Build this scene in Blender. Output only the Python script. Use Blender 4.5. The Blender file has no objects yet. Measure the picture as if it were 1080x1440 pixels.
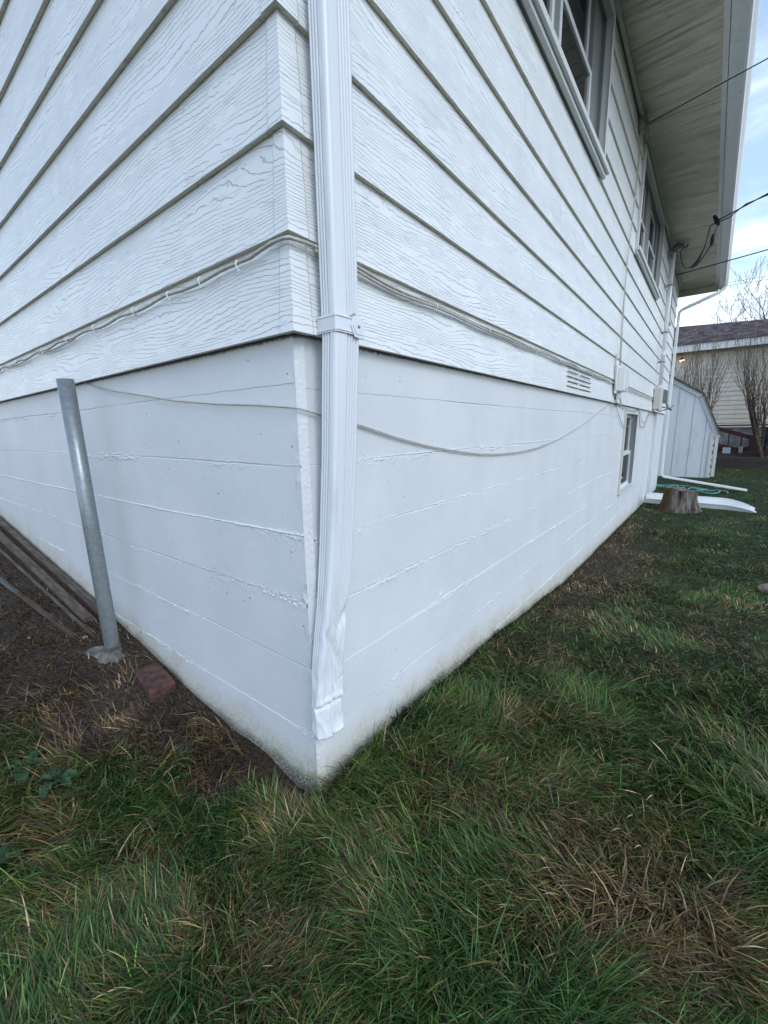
import bpy, math, random
import numpy as np
from mathutils import Vector, Matrix
random.seed(7); rng = np.random.default_rng(11)
scn = bpy.context.scene
# ---------------------------------------------------------------- camera
cam_d = bpy.data.cameras.new('camera'); cam = bpy.data.objects.new('camera', cam_d)
scn.collection.objects.link(cam); scn.camera = cam
cam_d.sensor_fit = 'VERTICAL'; cam_d.sensor_height = 36.0; cam_d.sensor_width = 27.0
cam_d.lens = 36.0 * 586.1 / 1440.0
cam_d.clip_start = 0.05; cam_d.clip_end = 2000
p_, y_, r_ = -0.1924, -0.66, -0.0183
F_ = Vector((math.sin(y_)*math.cos(p_), math.cos(y_)*math.cos(p_), math.sin(p_)))
R_ = Vector((math.cos(y_), -math.sin(y_), 0)); U_ = R_.cross(F_)
A_ = R_*math.cos(r_) + U_*math.sin(r_); B_ = -R_*math.sin(r_) + U_*math.cos(r_)
CAM = Vector((0.9804, -0.8559, -0.289))
cam.matrix_world = Matrix(((A_.x, B_.x, -F_.x, CAM.x), (A_.y, B_.y, -F_.y, CAM.y), (A_.z, B_.z, -F_.z, CAM.z), (0, 0, 0, 1)))
# ---------------------------------------------------------------- world and sun
SUN_EL, SUN_AZ = 38.0, 110.0      # azimuth measured from +Y clockwise towards +X
w = bpy.data.worlds.new('World'); scn.world = w; w.use_nodes = True
nt = w.node_tree; nt.nodes.clear()
def wn(t, **k):
    n = nt.nodes.new(t)
    for a, b in k.items(): setattr(n, a, b)
    return n
out = wn('ShaderNodeOutputWorld'); bg = wn('ShaderNodeBackground'); bg.inputs[1].default_value = 0.13
sky = wn('ShaderNodeTexSky', sky_type='NISHITA'); sky.sun_disc = False
sky.sun_elevation = math.radians(SUN_EL); sky.sun_rotation = math.radians(SUN_AZ)
sky.air_density = 1.3; sky.dust_density = 0.6; sky.ozone_density = 2.0
tc = wn('ShaderNodeTexCoord'); sep = wn('ShaderNodeSeparateXYZ')
nt.links.new(tc.outputs['Generated'], sep.inputs[0])
mp = wn('ShaderNodeMapping'); mp.inputs['Scale'].default_value = (1.6, 1.6, 5.5)
nt.links.new(tc.outputs['Generated'], mp.inputs[0])
nz = wn('ShaderNodeTexNoise'); nz.inputs['Scale'].default_value = 2.3; nz.inputs['Detail'].default_value = 7; nz.inputs['Roughness'].default_value = 0.58
nz.inputs['Distortion'].default_value = 0.35
nt.links.new(mp.outputs[0], nz.inputs[0])
# more cloud towards the horizon
hz = wn('ShaderNodeMapRange'); hz.inputs[1].default_value = 0.02; hz.inputs[2].default_value = 0.62; hz.inputs[3].default_value = 0.33; hz.inputs[4].default_value = -0.27
nt.links.new(sep.outputs[2], hz.inputs[0])
ad = wn('ShaderNodeMath', operation='ADD'); nt.links.new(nz.outputs[0], ad.inputs[0]); nt.links.new(hz.outputs[0], ad.inputs[1])
cr = wn('ShaderNodeMapRange', interpolation_type='SMOOTHSTEP'); cr.inputs[1].default_value = 0.40; cr.inputs[2].default_value = 0.76
nt.links.new(ad.outputs[0], cr.inputs[0])
mx = wn('ShaderNodeMix', data_type='RGBA'); mx.inputs['B'].default_value = (7.0, 7.7, 8.7, 1)
mxf = wn('ShaderNodeMath', operation='MULTIPLY_ADD'); mxf.inputs[1].default_value = 0.74; mxf.inputs[2].default_value = 0.16
nt.links.new(cr.outputs[0], mxf.inputs[0]); nt.links.new(mxf.outputs[0], mx.inputs['Factor'])
tint = wn('ShaderNodeMix', data_type='RGBA', blend_type='MULTIPLY'); tint.inputs['Factor'].default_value = 1; tint.inputs['B'].default_value = (.97, 1.06, 1.12, 1); nt.links.new(sky.outputs[0], tint.inputs['A']); nt.links.new(tint.outputs['Result'], mx.inputs['A']); nt.links.new(mx.outputs['Result'], bg.inputs[0]); nt.links.new(bg.outputs[0], out.inputs[0])
sl = bpy.data.lights.new('sun', 'SUN'); sl.energy = 0.62; sl.angle = math.radians(26); sl.color = (1.0, 0.98, 0.95)
sun = bpy.data.objects.new('sun', sl); scn.collection.objects.link(sun)
ax_, el_ = math.radians(SUN_AZ), math.radians(SUN_EL)
sd = Vector((math.sin(ax_)*math.cos(el_), math.cos(ax_)*math.cos(el_), math.sin(el_)))
sun.rotation_euler = sd.to_track_quat('Z', 'Y').to_euler(); sun.location = (8, -6, 12)
scn.view_settings.view_transform = 'Standard'; scn.view_settings.look = 'None'
scn.view_settings.exposure = 0.79; scn.view_settings.gamma = 1.0
scn.cycles.max_bounces = 6
# ---------------------------------------------------------------- material helpers
class NT:
    def __init__(s, name, base=(.5,.5,.5), rough=.6, metal=0., spec=.5):
        s.m = bpy.data.materials.new(name); s.m.use_nodes = True; s.t = s.m.node_tree
        s.b = s.t.nodes['Principled BSDF']; s.b.inputs['Base Color'].default_value = (*base, 1)
        s.b.inputs['Roughness'].default_value = rough; s.b.inputs['Metallic'].default_value = metal
        s.b.inputs['Specular IOR Level'].default_value = spec
    def n(s, t, **k):
        n = s.t.nodes.new(t)
        for a, b in k.items(): setattr(n, a, b)
        return n
    def l(s, a, b): s.t.links.new(a, b)
    def _s(s, v, inp):
        if isinstance(v, (int, float)): inp.default_value = v
        elif isinstance(v, tuple): inp.default_value = v
        else: s.l(v, inp)
    def math(s, op, a, b=0., c=None, clamp=False):
        n = s.n('ShaderNodeMath', operation=op); n.use_clamp = clamp
        s._s(a, n.inputs[0]); s._s(b, n.inputs[1])
        if c is not None: s._s(c, n.inputs[2])
        return n.outputs[0]
    def pos(s):
        g = s.n('ShaderNodeNewGeometry'); p = s.n('ShaderNodeSeparateXYZ'); s.l(g.outputs['Position'], p.inputs[0])
        return g.outputs['Position'], p.outputs[0], p.outputs[1], p.outputs[2]
    def comb(s, x, y, z):
        c = s.n('ShaderNodeCombineXYZ')
        for i, v in enumerate((x, y, z)): s._s(v, c.inputs[i])
        return c.outputs[0]
    def noise(s, vec, scale=1., detail=2., rough=.5, dist=0.):
        n = s.n('ShaderNodeTexNoise'); s.l(vec, n.inputs['Vector']); n.inputs['Scale'].default_value = scale
        n.inputs['Detail'].default_value = detail; n.inputs['Roughness'].default_value = rough; n.inputs['Distortion'].default_value = dist
        return n.outputs[0]
    def ss(s, v, a, b, lo=0., hi=1.):
        n = s.n('ShaderNodeMapRange', interpolation_type='SMOOTHSTEP'); s._s(v, n.inputs[0])
        n.inputs[1].default_value = a; n.inputs[2].default_value = b; n.inputs[3].default_value = lo; n.inputs[4].default_value = hi
        return n.outputs[0]
    def mix(s, f, a, b):
        n = s.n('ShaderNodeMix', data_type='RGBA'); s._s(f, n.inputs['Factor'])
        for v, k in ((a, 'A'), (b, 'B')):
            if isinstance(v, tuple): n.inputs[k].default_value = (*v, 1)
            else: s.l(v, n.inputs[k])
        return n.outputs['Result']
    def bump(s, h, dist=.002, strength=1., prev=None):
        n = s.n('ShaderNodeBump'); n.inputs['Distance'].default_value = dist; n.inputs['Strength'].default_value = strength
        s.l(h, n.inputs['Height'])
        if prev is not None: s.l(prev, n.inputs['Normal'])
        return n.outputs[0]
    def color(s, c): s.l(c, s.b.inputs['Base Color'])
    def normal(s, n): s.l(n, s.b.inputs['Normal'])
def simple(name, base, rough=.6, metal=0., var=.12, scale=30., bump=.0006, spec=.5):
    t = NT(name, base, rough, metal, spec); P, x, y, z = t.pos()
    n = t.noise(P, scale, 5, .6)
    d = tuple(c*(1-var*1.6) for c in base); l = tuple(min(1, c*(1+var)) for c in base)
    t.color(t.mix(t.ss(n, .3, .7), d, l))
    if bump: t.normal(t.bump(t.noise(P, scale*6, 3, .6), bump))
    return t.m
EXP = 0.26
def siding_mat():
    t = NT('siding_paint', (.72,.72,.72), .42); P, x, y, z = t.pos()
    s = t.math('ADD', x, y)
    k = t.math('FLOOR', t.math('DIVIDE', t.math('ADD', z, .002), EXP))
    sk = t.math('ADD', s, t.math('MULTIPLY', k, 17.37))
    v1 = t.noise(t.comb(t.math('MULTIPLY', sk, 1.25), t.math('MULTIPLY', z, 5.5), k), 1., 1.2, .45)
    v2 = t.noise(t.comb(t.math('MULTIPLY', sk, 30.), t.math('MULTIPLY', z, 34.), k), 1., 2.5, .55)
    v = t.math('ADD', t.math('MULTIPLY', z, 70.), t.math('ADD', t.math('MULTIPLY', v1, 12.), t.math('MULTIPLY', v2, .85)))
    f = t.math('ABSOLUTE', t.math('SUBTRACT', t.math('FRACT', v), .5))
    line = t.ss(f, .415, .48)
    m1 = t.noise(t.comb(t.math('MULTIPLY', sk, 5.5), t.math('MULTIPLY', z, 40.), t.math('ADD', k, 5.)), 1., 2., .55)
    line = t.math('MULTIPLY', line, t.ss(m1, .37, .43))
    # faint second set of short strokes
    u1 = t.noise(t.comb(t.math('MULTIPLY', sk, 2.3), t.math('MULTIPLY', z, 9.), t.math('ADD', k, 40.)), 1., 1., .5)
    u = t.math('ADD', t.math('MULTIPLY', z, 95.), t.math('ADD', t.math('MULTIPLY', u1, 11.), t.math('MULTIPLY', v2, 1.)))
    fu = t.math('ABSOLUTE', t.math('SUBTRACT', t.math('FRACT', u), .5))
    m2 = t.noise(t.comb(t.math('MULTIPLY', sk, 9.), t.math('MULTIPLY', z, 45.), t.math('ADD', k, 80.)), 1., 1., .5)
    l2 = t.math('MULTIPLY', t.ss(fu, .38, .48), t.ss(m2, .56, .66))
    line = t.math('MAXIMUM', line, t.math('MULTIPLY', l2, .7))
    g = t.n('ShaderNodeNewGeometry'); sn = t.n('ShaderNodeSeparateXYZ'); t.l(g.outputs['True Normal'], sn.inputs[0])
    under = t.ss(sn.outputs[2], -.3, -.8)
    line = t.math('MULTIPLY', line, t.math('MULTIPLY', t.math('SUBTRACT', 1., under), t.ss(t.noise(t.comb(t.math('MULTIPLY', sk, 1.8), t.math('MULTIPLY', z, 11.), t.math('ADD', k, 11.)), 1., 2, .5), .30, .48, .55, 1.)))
    blotch = t.noise(P, 3.2, 4, .6)
    base = t.mix(t.ss(blotch, .3, .75), (.79,.81,.81), (.85,.87,.865))
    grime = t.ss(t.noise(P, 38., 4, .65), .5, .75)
    dirt = t.mix(grime, (.66,.61,.49), (.40,.37,.29))  # underside colour: real grime plus the ground-bounce tone painted in
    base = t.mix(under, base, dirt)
    base = t.mix(t.math('MULTIPLY', line, .52), base, (.25,.28,.30))  # grooves darkened in colour: dirt plus some painted self-shadow
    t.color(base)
    hgt = t.math('SUBTRACT', t.math('MULTIPLY', t.noise(P, 210., 3, .6), .12), line)
    t.normal(t.bump(hgt, .0016, .9)); return t.m
def concrete_mat():
    t = NT('painted_concrete', (.72,.73,.73), .55); P, x, y, z = t.pos()
    a = t.n('ShaderNodeAttribute', attribute_name='above'); up = a.outputs['Fac']
    bl = t.noise(P, 2.2, 5, .6)
    base = t.mix(t.ss(bl, .3, .7), (.645,.665,.685), (.70,.715,.73))
    # soil splash stain at the foot
    n1 = t.noise(P, 7., 6, .65); n2 = t.noise(P, 60., 4, .7)
    e = t.math('SUBTRACT', t.math('MULTIPLY', n1, .27), up)
    st = t.ss(e, -.06, .1)
    st = t.math('MULTIPLY', st, t.ss(n2, .35, .62, .25, 1.))
    base = t.mix(t.math('MULTIPLY', st, .8), base, (.50,.46,.31))
    st2 = t.math('MULTIPLY', t.ss(t.math('SUBTRACT', t.math('MULTIPLY', n1, .115), up), .0, .06), t.ss(t.noise(P, 130., 4, .75), .40, .54))
    base = t.mix(t.math('MULTIPLY', st2, .85), base, (.10,.085,.045))
    # bug holes
    vo = t.n('ShaderNodeTexVoronoi'); vo.inputs['Scale'].default_value = 26.; t.l(P, vo.inputs['Vector'])
    cs = t.n('ShaderNodeSeparateColor'); t.l(vo.outputs['Color'], cs.inputs[0])
    hole = t.math('MULTIPLY', t.ss(t.math('SUBTRACT', t.math('ADD', vo.outputs['Distance'], t.math('MULTIPLY', t.math('SUBTRACT', t.noise(P, 130., 2, .5), .5), .12)), t.math('MULTIPLY', cs.outputs[1], .12)), .02, -.03), t.math('MULTIPLY', t.ss(cs.outputs[0], .66, .68), t.ss(t.noise(P, 3.1, 3, .6), .43, .56)))
    base = t.mix(t.math('MULTIPLY', hole, .6), base, (.22,.22,.20))
    # thin shadow under the siding edge put into the colour, ragged as cobweb
    web_shadow = t.ss(t.math('ADD', t.math('MULTIPLY', t.math('SUBTRACT', t.noise(P, 60., 6, .75), .5), .035), z), -.010, -.002)
    base = t.mix(t.math('MULTIPLY', web_shadow, .8), base, (.12,.11,.085))
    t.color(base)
    chip = t.math('MULTIPLY', t.ss(t.noise(P, 55., 4, .6), .66, .72), 1.2); hh = t.math('ADD', t.math('ADD', t.math('MULTIPLY', t.noise(P, 45., 6, .7), .9), chip), t.math('MULTIPLY', hole, -2.5))
    # brush-like vertical runs of paint
    hh = t.math('ADD', hh, t.math('MULTIPLY', t.noise(t.comb(t.math('MULTIPLY', x, 60.), t.math('MULTIPLY', y, 60.), t.math('MULTIPLY', z, 14.)), 1., 2, .5), .3))
    t.normal(t.bump(hh, .0022, .8)); return t.m
def paint(name, base, rough=.4, dirt=(.3,.3,.26), amt=.25, scale=14., metal=0.):
    t = NT(name, base, rough, metal); P, x, y, z = t.pos()
    st = t.noise(t.comb(t.math('MULTIPLY', x, 6.), t.math('MULTIPLY', y, 6.), t.math('MULTIPLY', z, 1.2)), 1.*scale/6, 5, .65)
    t.color(t.mix(t.math('MULTIPLY', t.ss(st, .52, .8), amt), base, dirt))
    t.normal(t.bump(t.noise(P, 120., 3, .6), .0004)); return t.m
def soffit_mat():
    t = NT('soffit_paint', (.5,.5,.46), .32); P, x, y, z = t.pos()
    w1 = t.noise(t.comb(t.math('MULTIPLY', x, .8), t.math('MULTIPLY', y, 5.5), 0.), 1., 2., .5)
    base = t.mix(t.ss(t.noise(P, 4., 5, .6), .3, .7), (.60,.545,.42), (.72,.66,.54))
    base = t.mix(t.math('MULTIPLY', t.ss(t.noise(P, 70., 4, .7), .5, .7), .25), base, (.33,.31,.25))
    t.color(base); t.normal(t.bump(t.math('ADD', t.math('MULTIPLY', w1, 1.), t.math('MULTIPLY', t.noise(P, 90., 3, .6), .012)), .30, 1.)); return t.m
def soil_mat():
    t = NT('soil_and_turf', (.06,.045,.03), .95, spec=.15); P, x, y, z = t.pos()
    n1 = t.noise(P, 9., 6, .7); n2 = t.noise(P, 60., 5, .7)
    soil = t.mix(t.ss(n2, .3, .72), (.020,.014,.010), (.10,.078,.06))
    turf = t.mix(t.ss(n1, .3, .7), (.016,.028,.012), (.045,.06,.022))
    a = t.n('ShaderNodeAttribute', attribute_name='turf')
    t.color(t.mix(a.outputs['Fac'], soil, turf))
    t.normal(t.bump(t.math('ADD', n2, t.math('MULTIPLY', n1, 1.5)), .02, .9)); return t.m
def grass_mat():
    t = NT('grass_blades', (.05,.08,.03), .5, spec=.28)
    a = t.n('ShaderNodeAttribute', attribute_name='tint'); t.color(a.outputs['Color'])
    return t.m
def wood_mat(name, a, b, scale=40., rough=.8):
    t = NT(name, a, rough); P, x, y, z = t.pos()
    n = t.noise(t.comb(t.math('MULTIPLY', x, .15), y, z), scale, 5, .65)
    t.color(t.mix(t.ss(n, .32, .68), a, b)); t.normal(t.bump(n, .004)); return t.m
M = {}
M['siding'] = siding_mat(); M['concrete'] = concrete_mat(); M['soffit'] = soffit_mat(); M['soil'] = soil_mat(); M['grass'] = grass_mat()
M['trim'] = paint('white_trim', (.68,.69,.68), .45)
M['gutter'] = paint('gutter_paint', (.76,.78,.78), .3, amt=.4)
M['pipe'] = paint('downspout_paint', (.73,.755,.785), .3, dirt=(.40,.40,.36), amt=.4)
M['vinyl'] = paint('white_vinyl', (.78,.80,.80), .3, amt=.08)
M['casing'] = paint('grey_casing', (.62,.64,.63), .5)
M['grey'] = paint('grey_panel', (.20,.22,.215), .5)
M['beige'] = paint('beige_trim', (.58,.57,.52), .5)
M['cable'] = simple('cable_jacket', (.47,.45,.39), .5, var=.12, scale=50)
M['cabledark'] = simple('dark_cable_jacket', (.36,.345,.30), .5, var=.2, scale=50)  # darker jacket tone, shared by loose cables, bracket and backing
M['black'] = simple('black_cable', (.012,.012,.014), .5, var=.2)
M['roof'] = simple('roof_shingle', (.12,.11,.11), .9, var=.4, scale=30, bump=.004)
def galv():
    t = NT('galvanised_steel', (.30,.33,.35), .42, .55); P, x, y, z = t.pos()
    v = t.n('ShaderNodeTexVoronoi'); v.inputs['Scale'].default_value = 70.; t.l(P, v.inputs['Vector'])
    cs = t.n('ShaderNodeSeparateColor'); t.l(v.outputs['Color'], cs.inputs[0])
    st = t.noise(t.comb(t.math('MULTIPLY', x, 30.), t.math('MULTIPLY', y, 30.), t.math('MULTIPLY', z, 3.)), 1., 5, .7)
    c = t.mix(cs.outputs[0], (.23,.26,.275), (.29,.32,.335)); c = t.mix(t.math('MULTIPLY', t.ss(st, .5, .75), .6), c, (.16,.17,.18))
    t.color(c); t.l(t.ss(st, .3, .7, .32, .55), t.b.inputs['Roughness']); return t.m
M['galv'] = galv()
M['cement'] = simple('rough_cement', (.145,.14,.125), .9, var=.35, scale=22, bump=.006)
M['brick'] = simple('red_brick', (.095,.044,.037), .95, var=.35, scale=28, bump=.004)
M['lumber'] = wood_mat('weathered_lumber', (.045,.033,.024), (.13,.10,.075))
M['lumber2'] = wood_mat('dark_lumber', (.018,.014,.012), (.06,.05,.042))
M['redblue'] = wood_mat('faded_red_paint', (.05,.032,.026), (.11,.065,.052))
M['bluepaint'] = wood_mat('faded_blue_paint', (.07,.085,.085), (.12,.13,.125))
M['bark'] = simple('bark', (.085,.062,.045), .95, var=.5, scale=18, bump=.006)
M['twig'] = simple('bare_twig', (.16,.115,.075), .9, var=.35, scale=10, bump=0)
M['twigred'] = simple('reddish_twig', (.17,.085,.075), .9, var=.35, scale=10, bump=0)
M['glass'] = simple('dark_window_glass', (.006,.009,.013), .06, var=.1, bump=0, spec=.55)
M['deck'] = simple('brown_deck_paint', (.07,.022,.02), .7, var=.3)
M['dark'] = simple('dark_steel', (.02,.022,.026), .5, var=.3)
M['leaf'] = simple('broad_leaf', (.026,.066,.024), .75, var=.4, scale=30, bump=.001)
M['hose'] = simple('teal_hose', (.10,.28,.24), .4, var=.15)
M['stone'] = simple('pale_stone', (.32,.27,.21), .9, var=.3, scale=20, bump=.006)
M['shed'] = paint('shed_paint', (.76,.78,.80), .6, dirt=(.38,.39,.40), amt=.5, scale=5)
# ---------------------------------------------------------------- object helpers
def tag(o, label=None, cat=None, group=None, kind=None):
    if label: o['label'] = label
    if cat: o['category'] = cat
    if group: o['group'] = group
    if kind: o['kind'] = kind
    return o
def empty(name, loc, label, cat, group=None, rz=0):
    o = bpy.data.objects.new(name, None); scn.collection.objects.link(o); o.location = loc; o.rotation_euler.z = rz
    o.empty_display_size = .1
    return tag(o, label, cat, group)
class MB:
    def __init__(s): s.v = []; s.f = []; s.mi = []; s.cur = 0
    def add(s, vs, fs):
        b = len(s.v); s.v += [tuple(v) for v in vs]; s.f += [tuple(b+i for i in f) for f in fs]; s.mi += [s.cur]*len(fs)
    def box(s, x0, x1, y0, y1, z0, z1, rot=None, org=None):
        vs = [Vector((x, y, z)) for z in (z0, z1) for y in (y0, y1) for x in (x0, x1)]
        if rot is not None: vs = [rot @ (v-org) + org for v in vs]
        s.add(vs, [(0,2,3,1),(4,5,7,6),(0,1,5,4),(2,6,7,3),(0,4,6,2),(1,3,7,5)])
    def bar(s, a, b, w_, h_, up=Vector((0,0,1))):
        a, b = Vector(a), Vector(b); d = (b-a).normalized(); sd_ = d.cross(up).normalized()*w_/2; u = sd_.cross(d).normalized()*h_/2
        vs = [p+q for p in (a, b) for q in (-sd_-u, sd_-u, sd_+u, -sd_+u)]
        s.add(vs, [(0,1,2,3),(7,6,5,4),(0,4,5,1),(1,5,6,2),(2,6,7,3),(3,7,4,0)])
    def tube(s, pts, r, n=8, cap=True):
        pts = [Vector(p) for p in pts]; m = len(pts)
        rs = r if isinstance(r, (list, tuple)) else [r]*m
        b = len(s.v); prev = None
        for i, p in enumerate(pts):
            d = (pts[min(i+1, m-1)]-pts[max(i-1, 0)])
            if d.length < 1e-9: d = Vector((0,0,1))
            d.normalize()
            if prev is None:
                prev = d.orthogonal().normalized()
            u = prev - d*prev.dot(d)
            if u.length < 1e-6: u = d.orthogonal()
            u.normalize(); prev = u; v = d.cross(u)
            for k in range(n):
                a = 2*math.pi*k/n; s.v.append(tuple(p + (u*math.cos(a)+v*math.sin(a))*rs[i]))
        for i in range(m-1):
            for k in range(n):
                s.f.append((b+i*n+k, b+i*n+(k+1) % n, b+(i+1)*n+(k+1) % n, b+(i+1)*n+k)); s.mi.append(s.cur)
        if cap:
            s.f.append(tuple(b+k for k in range(n))[::-1]); s.f.append(tuple(b+(m-1)*n+k for k in range(n))); s.mi += [s.cur]*2
    def loft(s, rings, cap=True):
        b = len(s.v); n = len(rings[0])
        for r in rings: s.v += [tuple(p) for p in r]
        for i in range(len(rings)-1):
            for k in range(n):
                s.f.append((b+i*n+k, b+i*n+(k+1) % n, b+(i+1)*n+(k+1) % n, b+(i+1)*n+k)); s.mi.append(s.cur)
        if cap:
            s.f.append(tuple(b+k for k in range(n))[::-1]); s.f.append(tuple(b+(len(rings)-1)*n+k for k in range(n))); s.mi += [s.cur]*2
    def build(s, name, mat, parent=None, smooth=False, bevel=0):
        me = bpy.data.meshes.new(name); me.from_pydata(s.v, [], s.f)
        for mm in (mat if isinstance(mat, list) else [mat]): me.materials.append(mm)
        if isinstance(mat, list): me.polygons.foreach_set('material_index', s.mi)
        if smooth: me.polygons.foreach_set('use_smooth', [True]*len(s.f))
        me.update(); o = bpy.data.objects.new(name, me); scn.collection.objects.link(o)
        if parent is not None:
            o.parent = parent
            base = Vector((0,0,0)); rz = 0; q = parent; mw = Matrix()
            chain = []
            while q is not None: chain.append(q); q = q.parent
            for q in reversed(chain):
                mw = mw @ (q.matrix_parent_inverse @ Matrix.LocRotScale(q.location, q.rotation_euler, q.scale))
            o.matrix_parent_inverse = mw.inverted()
        if bevel:
            bm = o.modifiers.new('bevel', 'BEVEL'); bm.width = bevel; bm.segments = 2; bm.limit_method = 'ANGLE'
        return o
def box(name, mat, parent, *a, bevel=0):
    m = MB(); m.box(*a); return m.build(name, mat, parent, bevel=bevel)
# value noise in numpy
_perm = rng.random((256, 256))
def vn(x, y):
    xi = np.floor(x).astype(int); yi = np.floor(y).astype(int); fx = x-xi; fy = y-yi
    fx = fx*fx*(3-2*fx); fy = fy*fy*(3-2*fy)
    g = lambda a, b: _perm[a % 256, b % 256]
    return (g(xi, yi)*(1-fx)+g(xi+1, yi)*fx)*(1-fy)+(g(xi, yi+1)*(1-fx)+g(xi+1, yi+1)*fx)*fy
def fbm(x, y, o=4, r=.5):
    s_ = 0; a = 1; t = 0
    for i in range(o):
        s_ = s_ + a*vn(x*2**i+17.3*i, y*2**i+5.1*i); t += a; a *= r
    return s_/t
def hgt(X, Y):
    X = np.asarray(X, float); Y = np.asarray(Y, float)
    r = np.interp(Y, [-3,0,.7,1.6,3.4,9.4,16,30], [-1.6,-1.6,-1.6,-1.65,-1.81,-1.93,-2.0,-2.05])
    l = np.interp(X, [-12,-4.6,-1.87,-1.09,-.58,0], [.85,.52,.18,.05,-.01,0])
    return r+l
def hg(x, y): return float(hgt(x, y))
# ---------------------------------------------------------------- ground
def dirtness(X, Y):
    """1 where bare soil / dead thatch lies along the left wall"""
    e = Y-(.50*X+.03)+(fbm(X*5, Y*5, 3)-.5)*.45
    d = np.clip(e/.10+.5, 0, 1)*(X < .02)*(Y < .12)
    return d
def build_ground():
    def axis(lo, hi, c, n, k):
        t = np.linspace(-1, 1, n); a = np.sinh(t*k)/np.sinh(k)
        return np.where(a < 0, c+a*(c-lo), c+a*(hi-c))
    xs = axis(-250, 250, -.4, 300, 6.2); ys = axis(-120, 600, .2, 320, 6.6)
    X, Y = np.meshgrid(xs, ys, indexing='ij')
    D = np.hypot(X-CAM.x, Y-CAM.y)
    Z = hgt(X, Y) + (fbm(X*3, Y*3, 4)-.5)*.05*np.clip(1-D/12, 0, 1) + (fbm(X*14, Y*14, 3)-.5)*.03*np.clip(1-D/6, 0, 1)
    # scooped edge beside the corner where the soil has washed out
    Z -= .07*np.exp(-((X+.16)/.16)**2-((Y-.0)/.09)**2)
    Z = np.where(D > 25, Z-0*(D-25), Z)
    nx, ny = X.shape; v = np.stack([X, Y, Z], -1).reshape(-1, 3)
    idx = np.arange(nx*ny).reshape(nx, ny)
    f = np.stack([idx[:-1,:-1], idx[1:,:-1], idx[1:,1:], idx[:-1,1:]], -1).reshape(-1, 4)
    me = bpy.data.meshes.new('ground'); me.from_pydata(v.tolist(), [], f.tolist()); me.materials.append(M['soil'])
    me.polygons.foreach_set('use_smooth', [True]*len(f))
    at = me.attributes.new('turf', 'FLOAT', 'POINT')
    at.data.foreach_set('value', (1-dirtness(X, Y)).reshape(-1).astype(np.float32)*np.clip(.25+D.reshape(-1)/8, 0, 1)*(1-.9*np.exp(-((X-.1)/.38)**2-((Y-4.6)/2.)**2)).reshape(-1))
    o = bpy.data.objects.new('ground', me); scn.collection.objects.link(o); tag(o, kind='structure')
build_ground()
# ---------------------------------------------------------------- house
HL, HW, HT = 12.45, 9.0, 3.12
house = empty('house', (-.035, .035, -1.6), 'white painted lap-sided house on a white board-formed concrete foundation, nearest building', 'house')
NL = 12
def siding():
    T = .018; RB = .003     # bottom thickness, top set-back below the next board
    # right wall: boards run along Y at x=0; left wall: boards run along -X at y=0
    jr = {5:[1.75], 4:[2.5], 3:[3.4], 2:[4.15], 0:[2.13, 4.3]}; jl = {5:[1.65], 4:[2.41], 0:[3.17]}
    wins = [(1.40, 3.54), (5.66, 8.09), (9.79, 10.61)]
    for side in (0, 1):
        m = MB()
        for k in range(NL):
            z0, z1 = k*EXP, (k+1)*EXP+.004
            L = HL if side == 0 else HW
            cuts = [(.078 if side == 0 else .0615)]+sorted((jr if side == 0 else jl).get(k, []))+[(3.1+k*1.7) % 3.6+5.2 , L]
            segs = []
            for a, b in zip(cuts[:-1], cuts[1:]): segs.append((a+(.0013 if a > .1 else 0), b-.0013))
            if side == 0 and z0 > 1.75 and z0 < 2.93:   # cut round the window openings
                ns = []
                for a, b in segs:
                    cur = a
                    for w0, w1 in wins:
                        if w1 <= cur or w0 >= b: continue
                        if w0 > cur: ns.append((cur, w0))
                        cur = max(cur, w1)
                    if cur < b: ns.append((cur, b))
                segs = ns
            for a, b in segs:
                o0 = .0 if a > 0 else 0.
                def P(t, dpt, z):
                    return (-dpt, t if t > 0 else dpt, z) if side == 0 else ((-t if t > 0 else -dpt), dpt, z)
                vs = []
                for t in (a, b):
                    vs += [P(t, 0, z0), P(t, T, z1), P(t, T+.02, z1), P(t, T+.0, z0)]
                fs = [(0,4,5,1), (1,5,6,2), (3,7,4,0), (0,1,2,3), (7,6,5,4), (2,6,7,3)]
                if side == 0: fs = [f[::-1] for f in fs]
                m.add(vs, [tuple(reversed(f)) for f in fs])
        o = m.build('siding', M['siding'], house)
        # mitred cover on each lap end
    for k in range(NL):
        z0, z1 = k*EXP-.0015, (k+1)*EXP-.0005; m = MB(); q = .0036; W0, W1 = .056, .073
        def at(dpt, wa, z): return [(-wa, dpt, z), (-dpt, dpt, z), (-dpt, wa, z)]
        f0 = [(-W0, -q, z0), (q, -q, z0), (q, W1, z0)]; f1 = [(-W0, T-q, z1), (-T+q, T-q, z1), (-T+q, W1, z1)]
        i0 = [(-W0, T+.001, z0), (-T-.001, T+.001, z0), (-T-.001, W1, z0)]; i1 = [(-W0, T+.004, z1), (-T-.004, T+.004, z1), (-T-.004, W1, z1)]
        m.add(f0+f1+i0+i1, [(0,1,4,3),(1,2,5,4),(6,7,1,0),(7,8,2,1),(3,4,10,9),(4,5,11,10),(0,3,9,6),(2,8,11,5)])
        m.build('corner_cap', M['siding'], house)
    # backing board behind the laps
    m = MB(); m.box(-HW, -.0215, .0215, .09, .01, HT+.3); m.build('backing_wall', M['cabledark'], house)
    m = MB(); m.box(-.09, -.0215, .0905, HL-.1, .01, 1.8); m.build('backing_wall', M['cabledark'], house)
siding()
RJ = [-.150, -.392, -.637, -.89, -1.143, -1.376, -1.62, -1.87]
LJ = [-.135, -.392, -.63, -.861, -1.109, -1.38, -1.62]
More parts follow.
